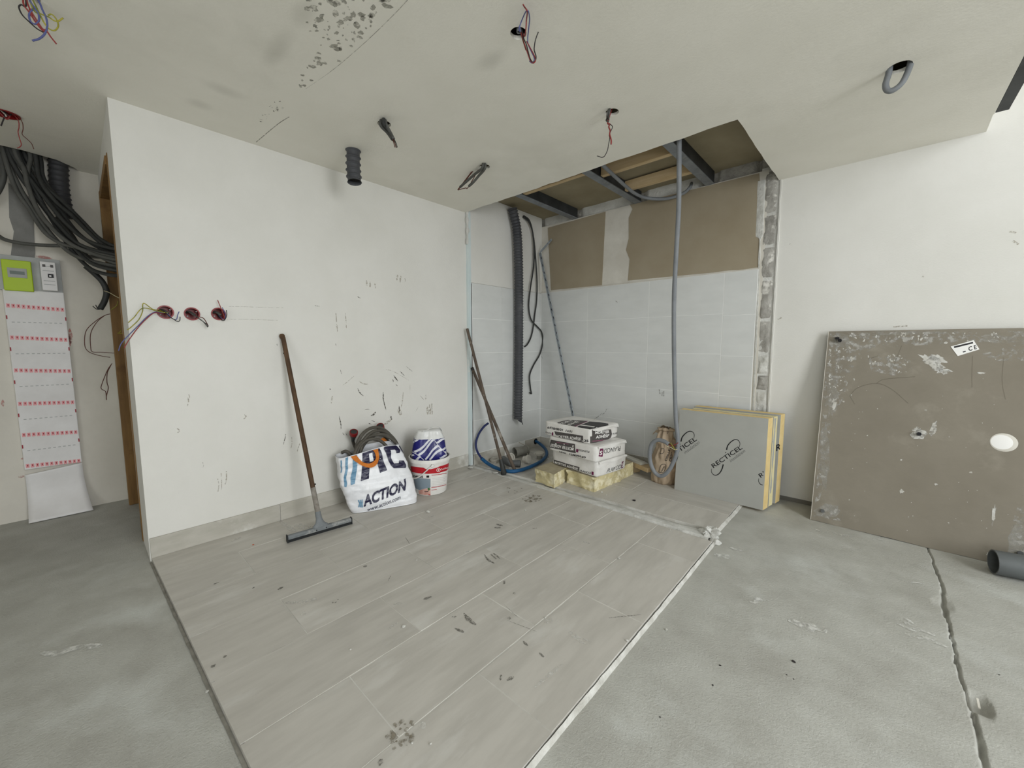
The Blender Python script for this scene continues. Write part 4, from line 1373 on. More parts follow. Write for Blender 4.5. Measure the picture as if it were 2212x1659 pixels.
# ------------------------------------------------------------------ foam blocks under the bags
mat('foam', rgb(208, 197, 156), rgb(192, 179, 136), rough=0.95, scale=10, bump=0.5, bscale=40, c3=rgb(230, 222, 192), scale3=12, lo3=0.5, hi3=0.62)
mat('foam_top', rgb(178, 168, 142), rgb(158, 148, 122), rough=0.95, scale=8, bump=0.5, bscale=30)


def slab(loop, z0, z1, amp, seed, name, material, parent, n=8, taper=0.0):
    """rough prism over a floor outline (counter-clockwise)"""
    cx = sum(p[0] for p in loop) / len(loop)
    cy = sum(p[1] for p in loop) / len(loop)
    pts = []
    for i in range(len(loop)):
        a, b = V((*loop[i], 0)), V((*loop[(i + 1) % len(loop)], 0))
        k = max(2, int((b - a).length / 0.018))
        pts += [a.lerp(b, j / k) for j in range(k)]
    mb = MB()
    m_ = len(pts)
    for r in range(n + 1):
        t = r / n
        z = z0 + (z1 - z0) * t
        for p in pts:
            out = (p - V((cx, cy, 0))).normalized()
            q = V((p.x, p.y, z))
            e = amp * (1.4 * nv(q, 11, seed) + 0.9 * nv(q, 34, seed) + 0.5 * nv(q, 80, seed)) - taper * t
            mb.v.append(q + out * e)
    for r in range(n):
        for j in range(m_):
            mb.f.append((r * m_ + j, r * m_ + (j + 1) % m_, (r + 1) * m_ + (j + 1) % m_, (r + 1) * m_ + j))
    mb.f.append(tuple(reversed(range(m_))))
    o = obj(name, mb, material, parent, smooth=True)
    tp = MB()
    tp.v = [V(p) for p in mb.v[-m_:]]
    tp.f = [tuple(range(m_))]
    obj('top_skin', tp, MATS['foam_top'], parent)
    return o


q = [U(px, py, 2, 0) for px, py in [(1155, 1040), (1197, 1055), (1218, 1042)]]
t = thing('foam_block', 'smaller rough yellow foam block under the left end of the mortar bags', 'foam block', (1.0, 2.7, 0.0), 'foam blocks under the bags')
slab([(q[0].x, q[0].y), (q[1].x, q[1].y), (q[2].x, q[2].y + 0.02), (1.02, 3.0), (0.80, 2.95)], 0.001, 0.123, 0.011, 3, 'core', MATS['foam'], t)
q = [U(px, py, 2, 0) for px, py in [(1222, 1043), (1284, 1063), (1318, 1050), (1372, 1022)]]
t = thing('foam_block', 'larger torn yellow foam block under the right end of the mortar bags', 'foam block', (1.3, 2.9, 0.0), 'foam blocks under the bags')
slab([(q[0].x + 0.01, q[0].y), (q[1].x, q[1].y), (q[2].x, q[2].y), (q[3].x, q[3].y - 0.05), (1.30, 3.29), (1.08, 3.05)], 0.001, 0.123, 0.014, 9, 'core', MATS['foam'], t)

# plank and moulding behind the bags
pa, pb = V((1.565, 3.285, 0.065)), V((1.12, 3.50, 0.065))
X = (pb - pa).normalized()
Y = V((X.y, -X.x, 0))
o = obj('timber_offcut', MB().hexa([pa + Y * a + V((0, 0, 0)) for a in (-0.05,)] + [pa + Y * 0.05, pb + Y * 0.05, pb - Y * 0.05], [pa - Y * 0.05 + V((0, 0, 0.04)), pa + Y * 0.05 + V((0, 0, 0.04)), pb + Y * 0.05 + V((0, 0, 0.04)), pb - Y * 0.05 + V((0, 0, 0.04))], 0), MATS['pine'], origin='base', bevel=0.002)
tag(o, 'short pine offcut sticking out behind the mortar bags', 'timber')
o = obj('timber_offcut', MB().box(1.10, 1.40, 3.405, 3.475, 0.001, 0.063), MATS['pine'], origin='base', bevel=0.002)
o.rotation_euler = (0, 0, -0.45)
tag(o, 'lower pine offcut carrying the other one behind the mortar bags', 'timber')
mat('pale_mould', rgb(206, 204, 194), rgb(190, 187, 176), rough=0.7, scale=8)
mb = MB()
ma, mb_ = pa + X * 0.10 + V((0, 0, 0.0415)), pb + X * 0.12 + V((0, 0, 0.0415))
prof = [(-0.045, 0), (0.045, 0), (0.045, 0.010), (0.025, 0.014), (0.02, 0.022), (-0.02, 0.024), (-0.045, 0.02)]
k = len(prof)
mb.v = [ma + Y * u + V((0, 0, v)) for u, v in prof] + [mb_ + Y * u + V((0, 0, v)) for u, v in prof]
mb.f = [tuple(range(k)), tuple(reversed(range(k, 2 * k)))] + [(i, (i + 1) % k, k + (i + 1) % k, k + i) for i in range(k)]
o = obj('moulding_piece', mb, MATS['pale_mould'], origin='base')
tag(o, 'stepped off-white moulding lying on the pine offcut', 'moulding')

# ------------------------------------------------------------------ brown paper sack of glue


def cyl_hit(px, py, c, r):
    d = ray(px, py)
    o_ = CAM - c
    A = d.x ** 2 + d.y ** 2
    B = 2 * (o_.x * d.x + o_.y * d.y)
    Cc = o_.x ** 2 + o_.y ** 2 - r * r
    q_ = max(0, B * B - 4 * A * Cc)
    p = CAM + d * ((-B - math.sqrt(q_)) / (2 * A))
    return math.atan2(p.y - c.y, p.x - c.x), p.z


mat('kraft', rgb(176, 158, 136), rgb(158, 140, 118), rough=0.75, scale=7, bump=0.3, bscale=14)
BC = V((1.678, 3.285, 0))


def kraft_pt(a, z, off=0.0):
    t = z / 0.47
    r = 0.108 + 0.006 * math.sin(t * 5)
    if t > 0.45:
        r -= 0.05 * ((t - 0.45) / 0.55) ** 0.9
    fold = 0.018 * nv((math.cos(a) * 2, math.sin(a) * 2, z * 9), 1.2, 4) + 0.011 * nv((math.cos(a) * 4, math.sin(a) * 4, z * 16), 1.3, 8)
    if t < 0.06:
        r -= 0.012 * (1 - t / 0.06)
    r += fold * (1 + 0.8 * t) + off
    c = BC + V((0.01 * math.sin(t * 3), 0, 0))
    return V((c.x + r * math.cos(a) * 1.0, c.y + r * math.sin(a) * 0.85, z))


t = thing('paper_sack', 'crumpled brown paper glue sack standing behind the conduit loop', 'sack', (BC.x, BC.y, 0))
mb = MB().grid(72, 44, lambda u, v: kraft_pt(u * 2 * math.pi, 0.001 + 0.469 * v), wrap=True)
mb.f.append(tuple(i * 44 for i in range(72)))
obj('sack', mb, MATS['kraft'], t, smooth='all')
# rolled open mouth
mb = MB().grid(40, 7, lambda u, v: kraft_pt(u * 2 * math.pi, 0.47) + V((math.cos(u * 6.283) * 0.018 * math.sin(v * 3.1), math.sin(u * 6.283) * 0.018 * math.sin(v * 3.1), 0.028 * v + 0.02 * nv((math.cos(u * 6.283), math.sin(u * 6.283), v), 2.3, 6) * v)), wrap=True)
obj('mouth', mb, MATS['kraft'], t, smooth='all')
fl_ = MB().grid(8, 5, lambda u, v: V((BC.x - 0.05 - 0.055 * u, BC.y - 0.03 + 0.02 * v, 0.44 + 0.02 * u * math.sin(u * 5) + 0.03 * v - 0.015 * u * v)))
obj('torn_flap', fl_, MATS['kraft'], t, smooth='all')
kf = lambda x, y: kraft_pt(*cyl_hit(x, y, BC, 0.105), off=0.005)
k5 = lambda x, y: (1380 + x * 0.10245, 900 + y * 0.10245)
sh = []
for s_, p0, e1, e2 in [('COLLE P', (545, 950), (130, -300), (-42, -22)), ('CELLU', (640, 950), (80, -170), (-40, -14)), ('COL', (650, 400), (60, -130), (-40, -10))]:
    sh.append(shp(shp(text2d(s_, 0.03), px_affine(p0, e1, e2)), k5))
for pts in [[(400, 690), (470, 680), (490, 740), (450, 785), (400, 770)], [(410, 1160), (430, 1040), (470, 1005), (530, 1020), (525, 1080), (490, 1175)]]:
    q = smooth_path([V((*k5(*p), 0)) for p in pts + pts[:1]], 4)
    sh.append(ribbon2d([(p.x, p.y) for p in q], 0.9))
sh.append(shp(shp(text2d('mortier', 0.02), px_affine((465, 1160), (50, -110), (-28, -12))), k5))
for k, s_ in enumerate(sh):
    decal('printed_frame' if k in (3, 4) else 'lettering', [s_], kf, MATS['print_dark'], t, sub=2.0, face=V((0.6, -0.8, 0)))

# ------------------------------------------------------------------ insulation boards
mat('foil', rgb(172, 172, 166), rgb(164, 164, 158), rough=0.5, scale=3, metal=0.1, bump=0.08, bscale=14, c3=rgb(174, 174, 168), scale3=4, lo3=0.6, hi3=0.8)
mat('pir_foam', rgb(230, 206, 150), rgb(220, 193, 132), rough=0.9, scale=9, bump=0.2, bscale=60)
mat('pir_pale', rgb(230, 220, 176), rgb(218, 204, 150), rough=0.9, scale=9, bump=0.2, bscale=60)
BL = ['front insulation board of the leaning set, printed foil face towards the room', 'middle insulation board of the leaning set, foil peeling off its edge', 'rearmost insulation board of the leaning set, shifted to the right']
BG = [  # x0, x1, y0 (bottom front), thickness, lean over height, height, end shear, z0
    (1.818, 2.468, 3.165, 0.085, 0.022, 0.688, 0.016, 0.001),
    (1.880, 2.486, 3.268, 0.070, 0.022, 0.688, 0.014, 0.001),
    (1.862, 2.512, 3.375, 0.085, 0.026, 0.694, 0.016, 0.001)]
board_pt = {}
for k, (x0, x1, y0, th, ln, hh, she, z0) in enumerate(BG):
    t = thing('insulation_board', BL[k], 'insulation board', ((x0 + x1) / 2, y0 + th / 2, z0), 'insulation boards leaning by the wall')
    f = 0.0015

    def P8(a, b, xa=x0, xb=x1):
        return ([V((xa + a * she * 0.3, y0 + a, z0)), V((xb + she * a / th, y0 + a, z0)), V((xb + she * b / th, y0 + b, z0)), V((xa + b * she * 0.3, y0 + b, z0))],
                [V((xa + 0.012 + a * she * 0.3, y0 + a + ln, z0 + hh)), V((xb - 0.004 + she * a / th, y0 + a + ln, z0 + hh)), V((xb - 0.004 + she * b / th, y0 + b + ln, z0 + hh)), V((xa + 0.012, y0 + b + ln, z0 + hh))])
    obj('foam_core', MB().hexa(*P8(f, th - f), 0), MATS['pir_foam'] if k != 1 else MATS['pir_pale'], t, bevel=0.003 if k else 0)
    fo = obj('foil_face', MB().hexa(*P8(0, f), 0), MATS['foil'], t)
    obj('foil_face', MB().hexa(*P8(th - f, th), 0), MATS['foil'], t)
    if k == 1:
        fl_ = MB().grid(4, 14, lambda u, v: (x1 - 0.005 + 0.012 * u + 0.006 * nv((v * 5, u, 0), 1), y0 + 0.004 + 0.022 * u + ln * v, z0 + 0.1 + (hh - 0.11) * v + 0.006 * u * nv((v * 8, 0, 0), 1)))
        obj('peeled_foil', fl_, MATS['foil'], t, smooth='all')
    p0 = V((x0, y0, z0))
    nrm = (V((1, 0, 0))).cross(V((0, ln, hh))).normalized()
    if nrm.y > 0:
        nrm = -nrm
    if k == 0:
        c6 = lambda x, y: (1480 + x * 0.16878, 850 + y * 0.16878)
        fbx = lambda x, y: UP_(x, y, p0 + nrm * 0.0008, nrm)

        def logo(dx, dy, clip, word=('RECTİCEL'), full=True):
            sh_, sg = [], []
            sh_.append(shp(text2d('RECTICEL', 0.012), px_affine((366, 957), (372, -252), (-36, -46))))
            sh_.append(poly2d([(510, 757), (518, 748), (526, 756), (518, 765)]))
            up = smooth_path([V((530, 722, 0)), V((545, 668, 0)), V((588, 618, 0)), V((640, 590, 0)), V((682, 602, 0)), V((701, 640, 0)), V((692, 690, 0))], 6)
            n_ = len(up)
            sh_.append(ribbon2d([(p.x, p.y) for p in up], [16 - 11 * i / (n_ - 1) for i in range(n_)]))
            dn = smooth_path([V((338, 962, 0)), V((338, 1005, 0)), V((362, 1038, 0)), V((398, 1046, 0)), V((440, 1020, 0)), V((470, 970, 0)), V((488, 908, 0))], 6)
            sh_.append(ribbon2d([(p.x, p.y) for p in dn], [5 + 11 * i / (n_ - 1) for i in range(n_)]))
            sg.append(shp(text2d('insulation', -0.012, 0.25), px_affine((584, 882), (190, -138), (-26, -34))))
            mv = lambda x, y: (c6(x, y)[0] + dx, c6(x, y)[1] + dy)
            for nm_, s_ in zip(('lettering', 'logo_dot', 'logo_arc', 'logo_arc'), sh_):
                decal(nm_, [shp(s_, mv)], fbx, MATS['print_black'], fo, clip=clip, face=nrm)
            decal('lettering', [shp(s_, mv) for s_ in sg], fbx, mat('print_thin', rgb(74, 74, 74), rough=0.5) if 'print_thin' not in MATS else MATS['print_thin'], fo, clip=clip, face=nrm)
        logo(0, 0, None)
        logo(-98.5, -18, [((1459, 950), (-1, 0.06))])
        logo(102, 21, [((1650.5, 1000), (1, 0.065))])
    if k == 2:
        sh_ = [shp(text2d('R', 0.02), px_affine((1677, 975), (10, -4), (0, -14)))]
        decal('lettering', sh_, lambda x, y: UP_(x, y, p0 + nrm * 0.0008, nrm), MATS['print_black'], fo, clip=[((1684.5, 960), (1, 0))], face=nrm)

# ------------------------------------------------------------------ plasterboard leaning on the right wall
mat('old_board', rgb(136, 129, 116), rgb(126, 119, 106), rough=0.85, scale=2.2, bump=0.12, bscale=24, c3=rgb(152, 146, 133), scale3=5, lo3=0.56, hi3=0.8)
mat('plaster_film', rgb(208, 207, 202), rgb(180, 176, 166), rough=0.9, scale=14, bump=0.2, bscale=30, anoise=(0.34, 0.5, 40))
xa, xb, yb, yt, zt = 2.748, 3.98, 3.262, 3.535, 1.322
e1 = V((1, 0.0, 0))
e2 = V((0, yt - yb, zt - ZC))
nrm = e1.cross(e2).normalized()
if nrm.y > 0:
    nrm = -nrm
p0 = V((xa, yb, ZC + 0.003))
t = thing('plasterboard', 'large dirty brown plasterboard panel leaning on the right wall', 'plasterboard', ((xa + xb) / 2, yb, ZC))
lp = [(0, 0.0)] + jag((0, 0), (xb - xa, 0), 30, 0.004, 1) + [(xb - xa, 0.0), (xb - xa, 1.0), (0.0, 1.0)]
bp = lambda u, v, w_=0: p0 + e1 * u + e2 * v - nrm * w_
obj('board', MB().plate(lp, [], bp, 0.013), MATS['old_board'], t)
obj('paper_edge', MB().plate([(-0.003, 0.0), (0.0, 0.0), (0.0, 1.0), (-0.003, 1.0)], [], bp, 0.014), MATS['filler_white'], t)
pp = lambda x, y: UP_(x, y, p0 + nrm * 0.0008, nrm)
c7 = lambda x, y: (1680 + x * 532 / 1471, 660 + y * 532 / 1471)


def blotch(cx, cy, rx, ry, n=18, j=0.35, ang=0.0):
    out = []
    for i in range(n):
        a = 2 * math.pi * i / n
        k = 1 + j * random.uniform(-1, 1)
        x, y = rx * k * math.cos(a), ry * k * math.sin(a)
        out.append(c7(cx + x * math.cos(ang) - y * math.sin(ang), cy + x * math.sin(ang) + y * math.cos(ang)))
    return poly2d(out)


sh = [blotch(840, 770, 48, 26, j=0.25), blotch(835, 742, 28, 16), blotch(930, 735, 18, 45, ang=0.35, j=0.2), blotch(925, 340, 80, 30, ang=0.5, j=0.35), blotch(960, 320, 60, 22, ang=0.3), blotch(985, 390, 50, 18, ang=0.2), blotch(440, 320, 9, 16), blotch(340, 590, 10, 36, ang=0.3, j=0.2),
      blotch(1210, 404, 28, 5), blotch(738, 922, 6, 5), blotch(1155, 996, 9, 5), blotch(885, 625, 7, 4), blotch(1255, 1487, 8, 10), blotch(985, 540, 4, 3), blotch(780, 1262, 4, 3), blotch(428, 1160, 4, 4), blotch(1020, 1297, 5, 3), blotch(535, 777, 4, 3), blotch(945, 1068, 10, 6), blotch(740, 1110, 14, 12),
      blotch(1290, 1250, 12, 60, j=0.4, ang=0.1)]
for k in range(90):
    a, b = random.random(), random.random()
    cx, cy = (310 + 150 * a * a, 250 + 350 * b) if k < 45 else (420 + 900 * a, 165 + 60 * b * b)
    sh.append(blotch(cx, cy, random.uniform(3, 12), random.uniform(2, 7), 8, 0.5, random.uniform(0, 3)))
for k in range(45):
    sh.append(blotch(random.uniform(330, 1400), random.uniform(250, 1350), random.uniform(1.5, 3.5), random.uniform(1.5, 3), 6, 0.4))
for k in range(26):
    sh.append(blotch(random.uniform(540, 790), random.uniform(290, 420), random.uniform(3, 9), random.uniform(2, 6), 8, 0.5, random.uniform(0, 3)))
stuff(decal('plaster_splash', sh, pp, MATS['plaster_film'], t, face=nrm))
fog = [blotch(380, 205, 50, 42, j=0.25), blotch(300, 1225, 75, 40, j=0.2), blotch(1440, 1400, 60, 150, j=0.15, ang=0.25), blotch(1330, 200, 140, 22, j=0.4), blotch(320, 540, 30, 120, j=0.3), blotch(700, 165, 300, 12, j=0.3), blotch(280, 900, 25, 200, j=0.25)]
stuff(decal('plaster_haze', fog, lambda x, y: UP_(x, y, p0 + nrm * 0.0005, nrm), mat('plaster_haze', rgb(186, 184, 177), rgb(168, 165, 155), scale=11, rough=0.9, anoise=(0.36, 0.75, 16), alpha=0.8), t, face=nrm))
dust = [poly2d([c7(*p) for p in [(312, 165), (1471, 150), (1471, 215), (1300, 230), (1180, 215), (900, 235), (600, 250), (480, 300), (430, 420), (390, 560), (340, 640), (290, 620), (270, 560), (300, 300)]]),
        poly2d([c7(*p) for p in [(540, 320), (620, 285), (800, 300), (800, 400), (700, 420), (560, 390)]]),
        poly2d([c7(*p) for p in [(1180, 300), (1471, 220), (1471, 330), (1300, 330)]]),
        poly2d([c7(*p) for p in [(1380, 1480), (1400, 1300), (1471, 1080), (1471, 1500)]]),
        poly2d([c7(*p) for p in [(225, 1230), (300, 1180), (380, 1220), (400, 1290), (300, 1275), (215, 1260)]]),
        poly2d([c7(*p) for p in [(270, 640), (320, 660), (300, 980), (250, 1160), (222, 1180), (245, 900)]])]
stuff(decal('plaster_dust', dust, lambda x, y: UP_(x, y, p0 + nrm * 0.0006, nrm), mat('plaster_dust', rgb(188, 186, 180), rgb(168, 164, 155), scale=20, rough=0.9, anoise=(0.50, 0.62, 30), alpha=0.8), t, face=nrm))
crk = []
for pts in [[(430, 540), (480, 490), (590, 465), (680, 500), (780, 585)], [(590, 465), (640, 440), (820, 425)], [(430, 540), (460, 590)], [(690, 370), (720, 290), (740, 240)], [(1165, 300), (1160, 400), (1160, 490)], [(540, 320), (600, 300)], [(1350, 310), (1340, 450), (1360, 560)]]:
    q = smooth_path([V((*c7(*p), 0)) for p in pts], 5)
    crk.append(ribbon2d([(p.x, p.y) for p in q], 1.6))
stuff(decal('surface_crease', crk, lambda x, y: UP_(x, y, p0 + nrm * 0.001, nrm), mat('crease', rgb(112, 104, 90), rough=0.9, alpha=0.3), t, face=nrm))
q = [c7(*p) for p in [(1352, 762), (1340, 762)]]
cc = pp(*c7(1350, 818))
obj('filler_disc', MB().lathe([(0.0, 0.0012), (0.05, 0.0012), (0.053, 0.0)], cc, nrm, 32), MATS['filler_white'], t, smooth='all')
cc = pp(*c7(1340, 822))
obj('filler_spot', MB().lathe([(0.0, 0.0022), (0.038, 0.0022), (0.043, 0.0010)], pp(*c7(1338, 816)), nrm, 28), MATS['print_white'], t, smooth='all')
st = [pp(*c7(*p)) for p in [(1033, 245), (1170, 207), (1205, 262), (1075, 302)]]
sticker = obj('sticker', MB().add(st + [p + nrm * 0.0015 for p in st], [(0, 3, 2, 1), (4, 5, 6, 7), (0, 1, 5, 4), (1, 2, 6, 5), (2, 3, 7, 6), (3, 0, 4, 7)]), MATS['print_white'], t)
decal('lettering', [shp(shp(text2d('C E', 0.02), px_affine((1142, 273), (48, -14), (-4, -26))), c7), poly2d([c7(*p) for p in [(1052, 244), (1165, 217), (1168, 226), (1055, 254)]]), poly2d([c7(*p) for p in [(1105, 275), (1122, 270), (1124, 276), (1107, 281)]])], lambda x, y: UP_(x, y, p0 + nrm * 0.0032, nrm), MATS['print_dark'], sticker, face=nrm)
for (x, y), l in [((372, 212), 0.03), ((842, 768), 0.03), ((268, 1226), 0.012), ((1447, 1478), 0.012)]:
    c = pp(*c7(x, y))
    obj('plug', MB().lathe([(0.0, l), (0.011, l), (0.012, l * 0.7), (0.010, 0.0)], c, nrm, 12), MATS['print_black'] if l > 0.02 else MATS['pvc_dark'], t, smooth=True)
c = pp(*c7(358, 196))
obj('plug_tail', MB().box(c.x - 0.012, c.x + 0.010, c.y - 0.03, c.y, c.z - 0.006, c.z + 0.008), MATS['print_black'], t)
# pipe end on the floor
mat('pipe_dark', rgb(98, 102, 102), rgb(86, 89, 89), rough=0.5, scale=4, c3=rgb(196, 196, 192), scale3=5, lo3=0.66, hi3=0.7)
pe = V((3.56, 3.10, ZC + 0.068))
pd = V((0.979, 0.20, 0)).normalized()
t = thing('drain_pipe', 'dark grey drain pipe lying in front of the leaning plasterboard', 'pipe', (pe.x + 0.5, pe.y + 0.1, ZC))
obj('pipe', MB().lathe([(0.058, 0.0), (0.064, 0.0), (0.064, 1.1), (0.058, 1.1), (0.058, 0.0)], pe, pd, 32), MATS['pipe_dark'], t, smooth=True)

# ------------------------------------------------------------------ squeegee leaning on the left wall
mat('squeegee_metal', rgb(126, 130, 132), rgb(104, 108, 110), rough=0.6, scale=8, c3=rgb(168, 168, 164), scale3=8, lo3=0.56, hi3=0.66)
mat('rubber', rgb(40, 42, 43), rough=0.7)
ha, hb = V((0.388, 0.603, 0.012)), V((0.427, 0.987, 0.012))
hc = ha.lerp(hb, 0.5)
ht = U(609, 724, 0, 0.018)
t = thing('floor_squeegee', 'floor squeegee with brown wooden handle leaning against the white wall', 'squeegee', (hc.x, hc.y, 0))
ax = (hb - ha).normalized()
sx = V((ax.y, -ax.x, 0))
up = (ht - hc).normalized()
mb = MB()
prof = [(-0.016, 0.010), (0.016, 0.010), (0.018, 0.026), (0.010, 0.034), (-0.010, 0.034), (-0.018, 0.026)]
k = len(prof)
mb.v = [ha + sx * u + V((0, 0, v)) for u, v in prof] + [hb + sx * u + V((0, 0, v)) for u, v in prof]
mb.f = [tuple(range(k)), tuple(reversed(range(k, 2 * k)))] + [(i, (i + 1) % k, k + (i + 1) % k, k + i) for i in range(k)]
obj('head', mb, MATS['squeegee_metal'], t, bevel=0.002)
obj('blade', MB().hexa([ha + sx * u + V((0, 0, -0.0115)) for u in (-0.006, 0.006)] + [hb + sx * u + V((0, 0, -0.0115)) for u in (0.006, -0.006)], [ha + sx * u + V((0, 0, 0.012)) for u in (-0.012, 0.012)] + [hb + sx * u + V((0, 0, 0.012)) for u in (0.012, -0.012)], 0), MATS['rubber'], t)
for e_, d_ in ((ha, -1), (hb, 1)):
    obj('end_cap', MB().hexa([e_ + sx * u + ax * (d_ * w_) + V((0, 0, -0.008)) for u, w_ in ((-0.018, 0), (0.018, 0), (0.018, 0.006), (-0.018, 0.006))], [e_ + sx * u + ax * (d_ * w_) + V((0, 0, 0.036)) for u, w_ in ((-0.014, 0), (0.014, 0), (0.014, 0.006), (-0.014, 0.006))], 0), MATS['rubber'], t)
s0 = hc + V((0, 0, 0.03))
mb = MB()
rings = [(0.0, 0.05, 0.014), (0.012, 0.045, 0.016), (0.03, 0.026, 0.018), (0.055, 0.019, 0.019), (0.10, 0.0175, 0.0175)]
for h, ra, rb in rings:
    for j in range(16):
        a = 2 * math.pi * j / 16
        mb.v.append(s0 + up * h + ax * (ra * math.cos(a)) + up.cross(ax).normalized() * (rb * math.sin(a)))
for i in range(len(rings) - 1):
    for j in range(16):
        mb.f.append((i * 16 + j, i * 16 + (j + 1) % 16, (i + 1) * 16 + (j + 1) % 16, (i + 1) * 16 + j))
mb.f += [tuple(reversed(range(16))), tuple(range(64, 80))]
obj('socket', mb, MATS['squeegee_metal'], t, smooth=True)
for d_ in (-0.03, 0.03):
    obj('rivet', MB().lathe([(0.004, 0.0), (0.004, 0.003), (0.0, 0.004)], hc + ax * d_ + sx * 0.0175 + V((0, 0, 0.022)), sx, 8), MATS['rubber'], t)
h0 = s0 + up * 0.06
Lh = (ht - h0).length
obj('sleeve', MB().tube([h0 + up * q for q in (0.0, 0.02, 0.06, 0.11, 0.16, 0.2)], 0.0158, 12), mat('handle_plaster', rgb(150, 146, 138), rgb(112, 104, 94), scale=20, rough=0.85), t, smooth=True)
mb = MB().tube([h0 + up * (0.18 + (Lh - 0.2) * i / 20) for i in range(21)], 0.0145, 14)
obj('handle', mb, MATS['handle_wood'], t, smooth=True)
obj('grip_knob', MB().lathe([(0.0145, 0.0), (0.0125, 0.004), (0.0165, 0.010), (0.0168, 0.022), (0.012, 0.032), (0.0, 0.035)], ht - up * 0.025, up, 14), MATS['handle_wood'], t, smooth=True)
obj('groove', MB().lathe([(0.0148, 0.0), (0.0150, 0.003), (0.0148, 0.006)], ht - up * 0.13, up, 14), MATS['rubber'], t)
obj('screw', MB().lathe([(0.005, 0.0), (0.006, 0.02), (0.0, 0.022)], h0 + up * 0.215, (0.3, 0.9, 0.2), 8), MATS['rubber'], t)

# ------------------------------------------------------------------ shopping bag
mat('bag_white', rgb(234, 234, 236), rgb(218, 219, 222), rough=0.32, scale=9, bump=0.4, bscale=13, bdetail=3, spec=0.5)
mat('bag_navy', rgb(26, 24, 58), rough=0.35, spec=0.5)
mat('bag_blue', rgb(96, 140, 170), rgb(110, 152, 180), scale=9, rough=0.35, spec=0.5)
mat('orange_web', rgb(208, 122, 44), rgb(190, 106, 34), rough=0.7, scale=30, bump=0.3, bscale=120)
FB = V((0.288, 1.058, 0.003)), V((0.470, 1.505, 0.003))
FT = V((0.215, 1.012, 0.437)), V((0.300, 1.472, 0.437))


def bag_frame(v):
    a, b = FB[0].lerp(FT[0], v), FB[1].lerp(FT[1], v)
    # belly: the lower half is a little wider
    m_ = a.lerp(b, 0.5)
    k = 1 + 0.07 * math.sin(math.pi * min(1, v * 1.25)) * (1 if v < 0.8 else 0.6)
    return m_, (b - a) / 2 * k


def bag_pt(ang, v, off=0.0):
    m_, A = bag_frame(v)
    nrm = V((A.y, -A.x, 0)).normalized()
    dep = 0.115 - 0.045 * v
    n_ = 6.0
    c, s = math.cos(ang), math.sin(ang)
    cc = math.copysign(abs(c) ** (2 / n_), c)
    ss = math.copysign(abs(s) ** (2 / n_), s)
    p = m_ - nrm * dep + A * cc + nrm * (dep * ss)
    wr = 0.012 * nv(p, 7, 2) + 0.010 * nv((p.x * 9, p.y * 6, p.z * 22), 1, 5) + 0.006 * nv((p.x * 22, p.y * 18, p.z * 46), 1, 7) + 0.006 * abs(nv((p.x * 14, p.y * 14 + p.z * 9, p.z * 24 - p.y * 7), 1, 3))
    rim = 0.016 * nv((p.x * 4, p.y * 9, 0), 1, 9) + 0.022 * math.sin(cc * 2.2 + 0.4) if v > 0 else 0
    p += (nrm * ss + A.normalized() * cc * 0.6) * (wr * min(1, v * 8) + off + 0.016 * math.sin(math.pi * v) * abs(ss))
    p.z += rim * v ** 2
    if v < 0.03:
        p -= (nrm * ss + A.normalized() * cc * 0.3) * 0.005 * (1 - v / 0.03)
    p.x = max(p.x, 0.014)
    return p


t = thing('shopping_bag', 'white woven shopping bag with navy lettering leaning on the wall', 'bag', (0.30, 1.27, 0))
mb = MB().grid(112, 44, lambda u, v: bag_pt(u * 2 * math.pi, v), wrap=True)
mb.f.append(tuple(i * 44 for i in range(112)))
k0 = len(mb.v)
mb.grid(112, 20, lambda u, v: bag_pt(u * 2 * math.pi, 1 - 0.45 * v, -0.004), wrap=True)
obj('body', mb, MATS['bag_white'], t, smooth='all', fixn=False)


def bag_front(s, v, off=0.002):
    s = max(-0.999, min(0.999, s))
    # the front half of the rounded outline: s = cc
    c = math.copysign(abs(s) ** 3.0, s)
    return bag_pt(math.acos(c), v, off)


# crop positions on the bag face -> (s, v) through the four face corners
K7 = 280 / 2020
CB = [V((300, 1535, 0)), V((1325, 1330, 0)), V((95, 640, 0)), V((1060, 480, 0))]


def bag_uv(x, y):
    u, v = 0.5, 0.5
    for _ in range(12):
        a, b = CB[0].lerp(CB[2], v), CB[1].lerp(CB[3], v)
        p = a.lerp(b, u)
        du, dv = b - a, CB[2].lerp(CB[3], u) - CB[0].lerp(CB[1], u)
        e = V((x, y, 0)) - p
        det = du.x * dv.y - du.y * dv.x
        u += (e.x * dv.y - e.y * dv.x) / det
        v += (du.x * e.y - du.y * e.x) / det
    return u * 2 - 1, max(0.02, min(0.995, v))


def bfn(off):
    return lambda x, y: bag_front(*bag_uv(x, y), off)


fdir = V((0.93, -0.37, 0.1))
A1 = [(445, 1000), (445, 590), (470, 555), (640, 530), (690, 545), (725, 590), (805, 858), (705, 895), (670, 760), (555, 775), (552, 965)]
A1h = [(552, 730), (610, 720), (592, 600), (540, 610)]
tri = tessellate_polygon([[V((*p, 0)) for p in A1], [V((*p, 0)) for p in A1h]])
big = [(A1 + A1h, [tuple(q) for q in tri])]
big.append(poly2d([(765, 560), (775, 520), (810, 495), (960, 488), (1000, 510), (1020, 560), (1010, 605), (965, 615), (940, 560), (870, 570), (890, 700), (910, 760), (985, 755), (995, 715), (1065, 715), (1092, 775), (1092, 825), (905, 830), (860, 790), (830, 680)]))
big.append(poly2d([(1030, 505), (1058, 500), (1110, 600), (1112, 640), (1075, 580), (1048, 585)]))
for b_ in big:
    decal('letter', [b_], bfn(0.0045), MATS['bag_navy'], t, sub=22, face=fdir)
